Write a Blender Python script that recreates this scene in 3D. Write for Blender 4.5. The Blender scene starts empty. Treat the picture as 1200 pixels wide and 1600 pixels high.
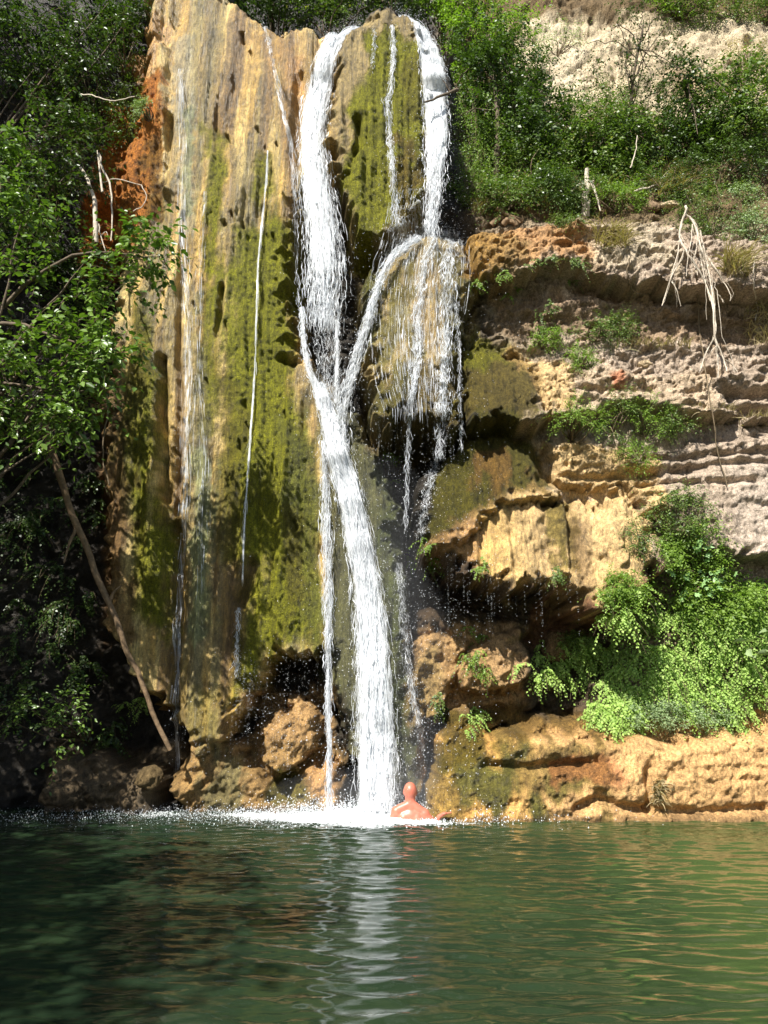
import bpy, math, random
import numpy as np
from mathutils import Vector, noise as mnoise

R = math.radians
scene = bpy.context.scene
COL = scene.collection

# ------------------------------------------------------------------ camera, sky, sun, exposure
CAM_Z, PITCH, FPX = 1.5, R(14.0), 1164.0
cam_data = bpy.data.cameras.new('camera')
cam = bpy.data.objects.new('camera', cam_data)
COL.objects.link(cam)
cam.location = (0, 0, CAM_Z)
cam.rotation_euler = (R(90) + PITCH, 0, 0)
cam_data.sensor_fit = 'VERTICAL'
cam_data.sensor_height = 36.0
cam_data.lens = FPX / 1600 * 36.0
cam_data.clip_start, cam_data.clip_end = 0.05, 500
scene.camera = cam

SUN_AZ, SUN_EL = R(29), R(47)       # azimuth from behind the camera towards the left
to_sun = Vector((-math.sin(SUN_AZ) * math.cos(SUN_EL), -math.cos(SUN_AZ) * math.cos(SUN_EL), math.sin(SUN_EL)))
world = bpy.data.worlds.new('World')
scene.world = world
world.use_nodes = True
wn = world.node_tree
wn.nodes.clear()
sky = wn.nodes.new('ShaderNodeTexSky')
sky.sky_type = 'NISHITA'
sky.sun_disc = False
sky.sun_elevation = SUN_EL
sky.sun_rotation = math.atan2(to_sun.x, to_sun.y)
bg = wn.nodes.new('ShaderNodeBackground')
bg.inputs['Strength'].default_value = 0.075
wo = wn.nodes.new('ShaderNodeOutputWorld')
wn.links.new(sky.outputs[0], bg.inputs[0])
wn.links.new(bg.outputs[0], wo.inputs[0])
sl = bpy.data.lights.new('sun', 'SUN')
sl.energy = 5.0
sl.angle = R(0.5)
sl.color = (1.0, 0.965, 0.90)
sun = bpy.data.objects.new('sun', sl)
COL.objects.link(sun)
sun.rotation_euler = (-to_sun).to_track_quat('-Z', 'Y').to_euler()
sun.location = to_sun * 40
vs = scene.view_settings
vs.view_transform = 'Standard'
vs.look = 'None'
vs.gamma = 1
vs.exposure = 1.13
vs.use_curve_mapping = False
scene.cycles.max_bounces = 7
scene.cycles.transparent_max_bounces = 24
scene.cycles.volume_bounces = 0

rng = np.random.default_rng(7)

# ------------------------------------------------------------------ photo measurement -> place
CP, SP = math.cos(PITCH), math.sin(PITCH)


def ray(px, py):
    a, b = px - 600.0, 800.0 - py
    return np.array([a, FPX * CP - b * SP, FPX * SP + b * CP])


def pix(px, py, Y):
    r = ray(px, py)
    t = Y / r[1]
    return np.array([r[0] * t, Y, CAM_Z + r[2] * t])


def ppm(p):                                   # photo pixels per metre at a place
    return FPX / (p[1] * CP + (p[2] - CAM_Z) * SP)


# ------------------------------------------------------------------ numpy noise
_perm = np.random.default_rng(3).permutation(256)
_perm = np.concatenate([_perm, _perm, _perm])
_ga = np.random.default_rng(5).random(256) * 2 * np.pi
_gx, _gy = np.cos(_ga), np.sin(_ga)


def perlin(x, y, seed=0):
    x = np.asarray(x, float) + seed * 17.37
    y = np.asarray(y, float) + seed * 9.71
    xi, yi = np.floor(x).astype(int), np.floor(y).astype(int)
    xf, yf = x - xi, y - yi
    u = xf * xf * xf * (xf * (xf * 6 - 15) + 10)
    v = yf * yf * yf * (yf * (yf * 6 - 15) + 10)
    xi &= 255
    yi &= 255

    def g(i, j, dx, dy):
        h = _perm[_perm[(xi + i) & 255] + ((yi + j) & 255)]
        return _gx[h] * dx + _gy[h] * dy
    a = g(0, 0, xf, yf)
    b = g(1, 0, xf - 1, yf)
    c = g(0, 1, xf, yf - 1)
    d = g(1, 1, xf - 1, yf - 1)
    return ((a + u * (b - a)) * (1 - v) + (c + u * (d - c)) * v) * 1.5


def fbm(x, y, o=4, seed=0, gain=0.5):
    r, a, f = 0.0, 1.0, 1.0
    for i in range(o):
        r = r + a * perlin(x * f, y * f, seed + i * 3)
        a *= gain
        f *= 2.03
    return r


def ridged(x, y, o=3, seed=0):
    r, a, f, s = 0.0, 1.0, 1.0, 0.0
    for i in range(o):
        r = r + a * (1 - np.abs(perlin(x * f, y * f, seed + i * 3)) * 1.6)
        s += a
        a *= 0.5
        f *= 2.1
    return r / s


def cells(x, y, seed=0):
    """Voronoi: distance to nearest, second nearest, and a random value per cell"""
    xi, yi = np.floor(x).astype(int), np.floor(y).astype(int)
    d1 = np.full(np.shape(x), 9.0)
    d2 = np.full(np.shape(x), 9.0)
    idv = np.zeros(np.shape(x))
    for i in (-1, 0, 1):
        for j in (-1, 0, 1):
            cx, cy = xi + i, yi + j
            h = _perm[_perm[(cx + seed * 31) & 255] + (cy & 255)]
            h2 = _perm[_perm[(cx + seed * 31 + 77) & 255] + ((cy + 39) & 255)]
            d = np.hypot(cx + h / 255.0 - x, cy + h2 / 255.0 - y)
            n = d < d1
            d2 = np.where(n, d1, np.minimum(d2, d))
            idv = np.where(n, h / 255.0, idv)
            d1 = np.where(n, d, d1)
    return d1, d2, idv


def sstep(a, b, x):
    t = np.clip((x - a) / (b - a), 0, 1)
    return t * t * (3 - 2 * t)


# ------------------------------------------------------------------ object helpers
def tag(o, label=None, cat=None, group=None, kind=None):
    if label:
        o['label'] = label
    if cat:
        o['category'] = cat
    if group:
        o['group'] = group
    if kind:
        o['kind'] = kind
    return o


def thing(name, label, cat, loc=(0, 0, 0), group=None):
    o = bpy.data.objects.new(name, None)
    o.empty_display_size = 0.2
    o.location = [float(v) for v in loc]
    COL.objects.link(o)
    return tag(o, label, cat, group)


def link(name, me, mat=None, parent=None, kind=None):
    o = bpy.data.objects.new(name, me)
    COL.objects.link(o)
    if mat is not None and not me.materials:
        me.materials.append(mat)
    if parent is not None:
        o.parent = parent
        o.matrix_parent_inverse.identity()
    if kind:
        o['kind'] = kind
    return o


def fast_mesh(name, V, F, smooth=True):
    me = bpy.data.meshes.new(name)
    V = np.asarray(V, np.float32)
    F = np.asarray(F, np.int32)
    n, k = F.shape
    me.vertices.add(len(V))
    me.vertices.foreach_set('co', V.ravel())
    me.loops.add(n * k)
    me.loops.foreach_set('vertex_index', F.ravel())
    me.polygons.add(n)
    me.polygons.foreach_set('loop_start', np.arange(0, n * k, k, dtype=np.int32))
    me.polygons.foreach_set('loop_total', np.full(n, k, np.int32))
    me.polygons.foreach_set('use_smooth', np.full(n, smooth, bool))
    me.update(calc_edges=True)
    return me


def vcol(me, name, C):
    a = me.attributes.new(name, 'FLOAT_COLOR', 'POINT')
    C = np.asarray(C, np.float32)
    if C.shape[1] == 3:
        C = np.concatenate([C, np.ones((len(C), 1), np.float32)], 1)
    a.data.foreach_set('color', C.ravel())


def vvec(me, name, C):
    a = me.attributes.new(name, 'FLOAT_VECTOR', 'POINT')
    a.data.foreach_set('vector', np.asarray(C, np.float32).ravel())


class MB:
    """gathers pieces with equal face size into one mesh"""

    def __init__(self):
        self.V, self.F, self.n = [], [], 0

    def add(self, V, F):
        self.V.append(np.asarray(V, float))
        self.F.append(np.asarray(F, int) + self.n)
        self.n += len(V)

    def mesh(self, name, origin=(0, 0, 0), smooth=True):
        return fast_mesh(name, np.concatenate(self.V) - np.asarray(origin), np.concatenate(self.F), smooth)

    def tube(self, P, rad, n=6, bump=0.0):
        P = np.asarray(P, float)
        K = len(P)
        rad = np.broadcast_to(np.asarray(rad, float), (K,))
        T = np.gradient(P, axis=0)
        T /= np.linalg.norm(T, axis=1)[:, None] + 1e-9
        ref = np.array([0.31, 0.2, 0.93]) if abs(T[:, 2]).mean() < 0.8 else np.array([0.9, 0.43, 0.1])
        A = np.cross(T, ref)
        A /= np.linalg.norm(A, axis=1)[:, None] + 1e-9
        B = np.cross(T, A)
        ang = np.linspace(0, 2 * np.pi, n, endpoint=False)
        rr = rad[:, None] * (1 + (rng.uniform(-bump, bump, (K, n)) if bump else 0))
        V = P[:, None] + rr[..., None] * (np.cos(ang)[None, :, None] * A[:, None] + np.sin(ang)[None, :, None] * B[:, None])
        i = np.arange(K - 1)[:, None] * n
        j = np.arange(n)[None]
        j2 = (j + 1) % n
        F = np.stack([i + j, i + j2, i + n + j2, i + n + j], -1).reshape(-1, 4)
        self.add(V.reshape(-1, 3), F)


def smooth_path(P, K):
    """Catmull-Rom through P with K points"""
    P = np.asarray(P, float)
    Q = np.concatenate([[2 * P[0] - P[1]], P, [2 * P[-1] - P[-2]]])
    t = np.linspace(0, len(P) - 1 - 1e-6, K)
    i = t.astype(int)
    f = (t - i)[:, None]
    a, b, c, d = Q[i], Q[i + 1], Q[i + 2], Q[i + 3]
    return 0.5 * (2 * b + (c - a) * f + (2 * a - 5 * b + 4 * c - d) * f ** 2 + (3 * b - a - 3 * c + d) * f ** 3)


# ------------------------------------------------------------------ materials
def nodes_mat(name):
    m = bpy.data.materials.new(name)
    m.use_nodes = True
    nt = m.node_tree
    nt.nodes.clear()
    out = nt.nodes.new('ShaderNodeOutputMaterial')
    return m, nt, out


def N(nt, typ, ins=None, **props):
    n = nt.nodes.new(typ)
    for k, v in props.items():
        setattr(n, k, v)
    for k, v in (ins or {}).items():
        if isinstance(v, bpy.types.NodeSocket):
            nt.links.new(v, n.inputs[k])
        else:
            n.inputs[k].default_value = v
    return n


def ramp(nt, fac, stops):
    n = nt.nodes.new('ShaderNodeValToRGB')
    cr = n.color_ramp
    while len(cr.elements) < len(stops):
        cr.elements.new(0.5)
    for e, (p, c) in zip(cr.elements, stops):
        e.position = p
        e.color = (c, c, c, 1) if np.isscalar(c) else (*c, 1)
    nt.links.new(fac, n.inputs[0])
    return n.outputs[0]


def mul(nt, a, b):
    return N(nt, 'ShaderNodeVectorMath', {0: a, 1: b}, operation='MULTIPLY').outputs[0]


def rock_material():
    m, nt, out = nodes_mat('rock')
    geo = N(nt, 'ShaderNodeTexCoord').outputs['Object']
    alb = N(nt, 'ShaderNodeAttribute', attribute_name='albedo').outputs['Color']
    sur = N(nt, 'ShaderNodeSeparateColor', {0: N(nt, 'ShaderNodeAttribute', attribute_name='surface').outputs['Color']})
    moss, wet = sur.outputs[0], sur.outputs[1]
    streakmap = N(nt, 'ShaderNodeMapping', {'Vector': geo, 'Scale': (9, 9, 1.1)}).outputs[0]
    n1 = N(nt, 'ShaderNodeTexNoise', {'Vector': geo, 'Scale': 2.3, 'Detail': 6.0, 'Roughness': 0.65}).outputs[0]
    n2 = N(nt, 'ShaderNodeTexNoise', {'Vector': geo, 'Scale': 26.0, 'Detail': 5.0, 'Roughness': 0.7}).outputs[0]
    n3 = N(nt, 'ShaderNodeTexNoise', {'Vector': streakmap, 'Scale': 1.0, 'Detail': 5.0, 'Roughness': 0.6}).outputs[0]
    n4 = N(nt, 'ShaderNodeTexNoise', {'Vector': geo, 'Scale': 85.0, 'Detail': 3.0, 'Roughness': 0.7}).outputs[0]
    v1 = ramp(nt, n1, [(0.3, 0.72), (0.7, 1.22)])
    v2 = ramp(nt, n2, [(0.3, 0.62), (0.5, 1.0), (0.72, 1.3)])
    v3 = ramp(nt, n3, [(0.32, 0.72), (0.7, 1.25)])
    v3m = N(nt, 'ShaderNodeMix', {0: wet, 6: (1, 1, 1, 1), 7: v3}, data_type='RGBA').outputs[2]
    v4 = ramp(nt, n4, [(0.32, 0.55), (0.68, 1.4)])
    c = mul(nt, mul(nt, mul(nt, mul(nt, alb, v1), v2), v3m), v4)
    # thin dark cracks
    vor = N(nt, 'ShaderNodeTexVoronoi', {'Vector': N(nt, 'ShaderNodeVectorMath', {0: geo, 1: N(nt, 'ShaderNodeTexNoise', {'Vector': geo, 'Scale': 5.0, 'Detail': 4.0}).outputs['Color']}, operation='ADD').outputs[0], 'Scale': 34.0}, feature='F1').outputs['Distance']
    fine = N(nt, 'ShaderNodeTexNoise', {'Vector': N(nt, 'ShaderNodeMapping', {'Vector': geo, 'Scale': (30, 30, 7)}).outputs[0], 'Scale': 1.0, 'Detail': 4.0, 'Roughness': 0.65}).outputs[0]
    grit = ramp(nt, fine, [(0.34, 0.62), (0.5, 1.05), (0.68, 1.4)])
    c = mul(nt, c, grit)
    hsum = N(nt, 'ShaderNodeMix', {0: wet, 2: n2, 3: fine}, data_type='FLOAT').outputs[0]
    dots = N(nt, 'ShaderNodeMix', {0: moss, 6: (1, 1, 1, 1), 7: ramp(nt, vor, [(0.15, 1.45), (0.75, 0.72)])}, data_type='RGBA').outputs[2]
    c = mul(nt, c, dots)
    hm = N(nt, 'ShaderNodeMath', {0: vor, 1: -1.3}, operation='MULTIPLY').outputs[0]
    hmix = N(nt, 'ShaderNodeMix', {0: moss, 2: hsum, 3: hm}, data_type='FLOAT').outputs[0]
    hall = N(nt, 'ShaderNodeMath', {0: n4, 1: 0.35, 2: hmix}, operation='MULTIPLY_ADD').outputs[0]
    bmp = N(nt, 'ShaderNodeBump', {'Height': hall, 'Strength': 1.0, 'Distance': 0.05})
    rough = N(nt, 'ShaderNodeMapRange', {0: wet, 3: 0.85, 4: 0.33}).outputs[0]
    spec = N(nt, 'ShaderNodeMapRange', {0: wet, 3: 0.15, 4: 0.6}).outputs[0]
    p = N(nt, 'ShaderNodeBsdfPrincipled', {'Base Color': c, 'Roughness': rough, 'Specular IOR Level': spec, 'Normal': bmp.outputs[0]})
    nt.links.new(p.outputs[0], out.inputs[0])
    return m


def leaf_material(name, c1, c2, trans=0.35, gloss=0.45, yellow=None):
    m, nt, out = nodes_mat(name)
    rnd = N(nt, 'ShaderNodeNewGeometry').outputs['Random Per Island']
    st = [(0.0, c1), (0.75, c2)]
    if yellow:
        st += [(0.92, c2), (1.0, yellow)]
    c = ramp(nt, rnd, st)
    d = N(nt, 'ShaderNodeBsdfPrincipled', {'Base Color': c, 'Roughness': gloss, 'Specular IOR Level': 0.4})
    tcol = mul(nt, c, (1.1, 1.35, 0.4))
    t = N(nt, 'ShaderNodeBsdfTranslucent', {'Color': tcol})
    mx = N(nt, 'ShaderNodeMixShader', {0: trans, 1: d.outputs[0], 2: t.outputs[0]})
    nt.links.new(mx.outputs[0], out.inputs[0])
    return m


def wood_material(name, c1, c2, scale=14.0):
    m, nt, out = nodes_mat(name)
    geo = N(nt, 'ShaderNodeTexCoord').outputs['Object']
    n1 = N(nt, 'ShaderNodeTexNoise', {'Vector': geo, 'Scale': scale, 'Detail': 5.0, 'Roughness': 0.7}).outputs[0]
    c = ramp(nt, n1, [(0.3, c1), (0.7, c2)])
    b = N(nt, 'ShaderNodeBump', {'Height': n1, 'Strength': 0.8, 'Distance': 0.02})
    p = N(nt, 'ShaderNodeBsdfPrincipled', {'Base Color': c, 'Roughness': 0.85, 'Specular IOR Level': 0.2, 'Normal': b.outputs[0]})
    nt.links.new(p.outputs[0], out.inputs[0])
    return m


def strand_material():
    m, nt, out = nodes_mat('falling_water')
    d = N(nt, 'ShaderNodeBsdfPrincipled', {'Base Color': (0.95, 0.96, 0.97, 1), 'Roughness': 0.25, 'Specular IOR Level': 0.5})
    t = N(nt, 'ShaderNodeBsdfTranslucent', {'Color': (0.88, 0.92, 0.95, 1)})
    mx = N(nt, 'ShaderNodeMixShader', {0: 0.4, 1: d.outputs[0], 2: t.outputs[0]})
    nt.links.new(mx.outputs[0], out.inputs[0])
    return m


def sheet_material():
    m, nt, out = nodes_mat('water_sheet')
    at = N(nt, 'ShaderNodeAttribute', attribute_name='flow').outputs['Vector']
    sx = N(nt, 'ShaderNodeSeparateXYZ', {0: at})
    mp = N(nt, 'ShaderNodeMapping', {'Vector': at, 'Scale': (30, 3.2, 1)}).outputs[0]
    n1 = N(nt, 'ShaderNodeTexNoise', {'Vector': mp, 'Scale': 1.0, 'Detail': 6.0, 'Roughness': 0.75}).outputs[0]
    # z of flow: density
    th = N(nt, 'ShaderNodeMath', {0: n1, 1: sx.outputs[2]}, operation='ADD').outputs[0]
    a = ramp(nt, th, [(0.66, 0.0), (0.92, 0.97)])
    d = N(nt, 'ShaderNodeBsdfPrincipled', {'Base Color': (0.93, 0.95, 0.96, 1), 'Roughness': 0.3})
    t = N(nt, 'ShaderNodeBsdfTranslucent', {'Color': (0.88, 0.92, 0.95, 1)})
    mx = N(nt, 'ShaderNodeMixShader', {0: 0.4, 1: d.outputs[0], 2: t.outputs[0]})
    tr = N(nt, 'ShaderNodeBsdfTransparent')
    m2 = N(nt, 'ShaderNodeMixShader', {0: a, 1: tr.outputs[0], 2: mx.outputs[0]})
    nt.links.new(m2.outputs[0], out.inputs[0])
    return m


def pool_material():
    m, nt, out = nodes_mat('pool_water')
    geo = N(nt, 'ShaderNodeTexCoord').outputs['Object']
    mp = N(nt, 'ShaderNodeMapping', {'Vector': geo, 'Scale': (4.0, 14.0, 1)}).outputs[0]
    n1 = N(nt, 'ShaderNodeTexNoise', {'Vector': mp, 'Scale': 2.2, 'Detail': 3.0, 'Roughness': 0.55, 'Distortion': 0.6}).outputs[0]
    b = N(nt, 'ShaderNodeBump', {'Height': n1, 'Strength': 0.06, 'Distance': 0.02})
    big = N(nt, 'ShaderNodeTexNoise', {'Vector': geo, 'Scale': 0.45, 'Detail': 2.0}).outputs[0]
    deep = ramp(nt, big, [(0.3, (0.010, 0.020, 0.011)), (0.7, (0.017, 0.030, 0.013))])  # dark tone stands in for shade on the water, not for depth
    sunlit = ramp(nt, big, [(0.3, (0.027, 0.043, 0.015)), (0.7, (0.046, 0.066, 0.019))])
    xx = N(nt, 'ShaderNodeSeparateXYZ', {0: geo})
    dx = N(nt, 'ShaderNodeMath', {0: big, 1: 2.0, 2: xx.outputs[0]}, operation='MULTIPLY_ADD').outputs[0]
    sh = N(nt, 'ShaderNodeMapRange', {0: dx, 1: 1.0, 2: 5.0}).outputs[0]      # painted shade gives way to sunlit green towards the stone bank
    c = N(nt, 'ShaderNodeMix', {0: sh, 6: deep, 7: sunlit}, data_type='RGBA').outputs[2]
    foam = N(nt, 'ShaderNodeAttribute', attribute_name='foam').outputs['Fac']
    fn = N(nt, 'ShaderNodeTexNoise', {'Vector': geo, 'Scale': 22.0, 'Detail': 5.0, 'Roughness': 0.7}).outputs[0]
    fa = ramp(nt, N(nt, 'ShaderNodeMath', {0: fn, 1: foam}, operation='ADD').outputs[0], [(0.72, 0.0), (1.05, 1.0)])
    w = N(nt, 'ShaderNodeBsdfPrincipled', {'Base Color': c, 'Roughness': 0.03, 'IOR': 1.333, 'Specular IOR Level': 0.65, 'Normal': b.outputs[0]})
    f = N(nt, 'ShaderNodeBsdfPrincipled', {'Base Color': (0.85, 0.89, 0.9, 1), 'Roughness': 0.6})
    mx = N(nt, 'ShaderNodeMixShader', {0: fa, 1: w.outputs[0], 2: f.outputs[0]})
    nt.links.new(mx.outputs[0], out.inputs[0])
    return m


def mist_material(density):
    m, nt, out = nodes_mat('mist')
    v = N(nt, 'ShaderNodeVolumePrincipled', {'Color': (0.96, 0.98, 1.0, 1), 'Density': density, 'Anisotropy': 0.2})
    nt.links.new(v.outputs[0], out.inputs['Volume'])
    return m


def skin_material():
    m, nt, out = nodes_mat('sunburnt_skin')
    geo = N(nt, 'ShaderNodeTexCoord').outputs['Object']
    n = N(nt, 'ShaderNodeTexNoise', {'Vector': geo, 'Scale': 6.0, 'Detail': 4.0}).outputs[0]
    c = ramp(nt, n, [(0.3, (0.42, 0.115, 0.07)), (0.7, (0.54, 0.17, 0.105))])
    p = N(nt, 'ShaderNodeBsdfPrincipled', {'Base Color': c, 'Roughness': 0.4, 'Subsurface Weight': 0.1, 'Subsurface Radius': (0.02, 0.008, 0.005)})
    nt.links.new(p.outputs[0], out.inputs[0])
    return m


M_ROCK = rock_material()
M_STRAND, M_SHEET = strand_material(), sheet_material()
L_TREE = leaf_material('tree_leaf', (0.045, 0.09, 0.014), (0.14, 0.22, 0.04), 0.28, 0.32)
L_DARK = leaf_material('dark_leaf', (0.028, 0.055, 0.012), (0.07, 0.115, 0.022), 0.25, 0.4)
L_MID = leaf_material('bush_leaf', (0.055, 0.095, 0.018), (0.13, 0.195, 0.04), 0.3, 0.45, (0.28, 0.26, 0.07))
L_BRIGHT = leaf_material('bright_leaf', (0.10, 0.175, 0.02), (0.20, 0.30, 0.045), 0.4, 0.5)
L_FERN = leaf_material('fern_leaf', (0.19, 0.31, 0.05), (0.36, 0.50, 0.12), 0.35, 0.6)
L_PALE = leaf_material('pale_leaf', (0.16, 0.24, 0.10), (0.30, 0.38, 0.19), 0.25, 0.6)
L_DRY = leaf_material('dry_grass', (0.22, 0.16, 0.08), (0.40, 0.32, 0.18), 0.25, 0.7, (0.16, 0.2, 0.07))
L_FIG = leaf_material('fig_leaf', (0.16, 0.30, 0.09), (0.26, 0.42, 0.16), 0.25, 0.45)
W_BARK = wood_material('bark', (0.06, 0.045, 0.03), (0.17, 0.13, 0.09))
W_PALE = wood_material('bleached_wood', (0.34, 0.28, 0.21), (0.62, 0.54, 0.43))
W_TWIG = wood_material('twig_bark', (0.08, 0.06, 0.035), (0.2, 0.15, 0.09))
W_BROWN = wood_material('brown_branch', (0.09, 0.06, 0.035), (0.27, 0.18, 0.10))

# ------------------------------------------------------------------ the cliff as rock shells over a wall
def axis(lo, a, b, hi, fine, coarse):
    return np.concatenate([np.arange(lo, a, coarse), np.arange(a, b, fine), np.arange(b, hi, coarse)])


xs = axis(-12.0, -5.2, 6.2, 12.5, 0.023, 0.07)
zs = axis(-1.6, -0.25, 14.2, 21.0, 0.023, 0.07)
GX, GZ = np.meshgrid(xs, zs)
wob = fbm(GX * 1.1, GZ * 1.1, 3, 1)
wob2 = fbm(GX * 3.7, GZ * 3.7, 3, 2)
fringe = fbm(GX * 9.0, GZ * 1.6, 3, 4)
WX = GX + 0.14 * wob + 0.07 * wob2 + 0.02 * fbm(GX * 11, GZ * 11, 2, 6)
WZ = GZ + 0.12 * fbm(GX * 1.1, GZ * 1.1, 3, 9) + 0.07 * fbm(GX * 3.7, GZ * 3.7, 3, 11) + 0.02 * fbm(GX * 11, GZ * 11, 2, 12)
WZT = WZ + 0.09 * fringe


def sdist(poly, X, Z):
    """signed distance to a polygon, positive inside"""
    P = np.asarray(poly, float)
    d = np.full(X.shape, 1e9)
    ins = np.zeros(X.shape, bool)
    n = len(P)
    for i in range(n):
        a, b = P[i], P[(i + 1) % n]
        ex, ez = b - a
        wx, wz = X - a[0], Z - a[1]
        t = np.clip((wx * ex + wz * ez) / (ex * ex + ez * ez + 1e-12), 0, 1)
        d = np.minimum(d, (wx - ex * t) ** 2 + (wz - ez * t) ** 2)
        c = ((a[1] > Z) != (b[1] > Z)) & (X < ex * (Z - a[1]) / (ez if abs(ez) > 1e-9 else 1e-9) + a[0])
        ins ^= c
    d = np.sqrt(d)
    return np.where(ins, d, -d)


def sdist_box(poly, X, Z, pad=0.6):
    P = np.asarray(poly, float)
    x0, z0 = P.min(0) - pad
    x1, z1 = P.max(0) + pad
    i0, i1 = np.searchsorted(zs, [z0, z1])
    j0, j1 = np.searchsorted(xs, [x0, x1])
    sl_ = (slice(i0, i1), slice(j0, j1))
    return sl_, sdist(poly, X[sl_], Z[sl_])


def topoly(pts, Y):
    return np.array([pix(x, y, Y)[[0, 2]] for x, y in pts])


def blur(a, n):
    for _ in range(n):
        a = (np.roll(a, 1, 0) + np.roll(a, -1, 0) + a * 2) / 4
        a = (np.roll(a, 1, 1) + np.roll(a, -1, 1) + a * 2) / 4
    return a



# back wall
left = np.clip(-3.9 - GX, 0, None)
D = 11.75 - 0.42 * left - 0.012 * left ** 2
D = D + 0.0 * GZ
rightw = sstep(1.1, 1.9, GX)
D = D - 0.35 * rightw
D = D + rightw * np.where(GZ > 9.35, (GZ - 9.35) * 0.52, 0.0) * sstep(-0.5, 0.5, GX)
D = D + rightw * np.where(GZ > 13.6, -(GZ - 13.6) * 0.22, 0)
D = D + (1 - rightw) * np.where(GZ > 13.35, (GZ - 13.35) * 1.5, 0) * sstep(-4.6, -3.6, GX)
D = np.clip(D, 6.5, 17)
layer = np.zeros(D.shape, int)
PARTS = ['cave_wall']

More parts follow.
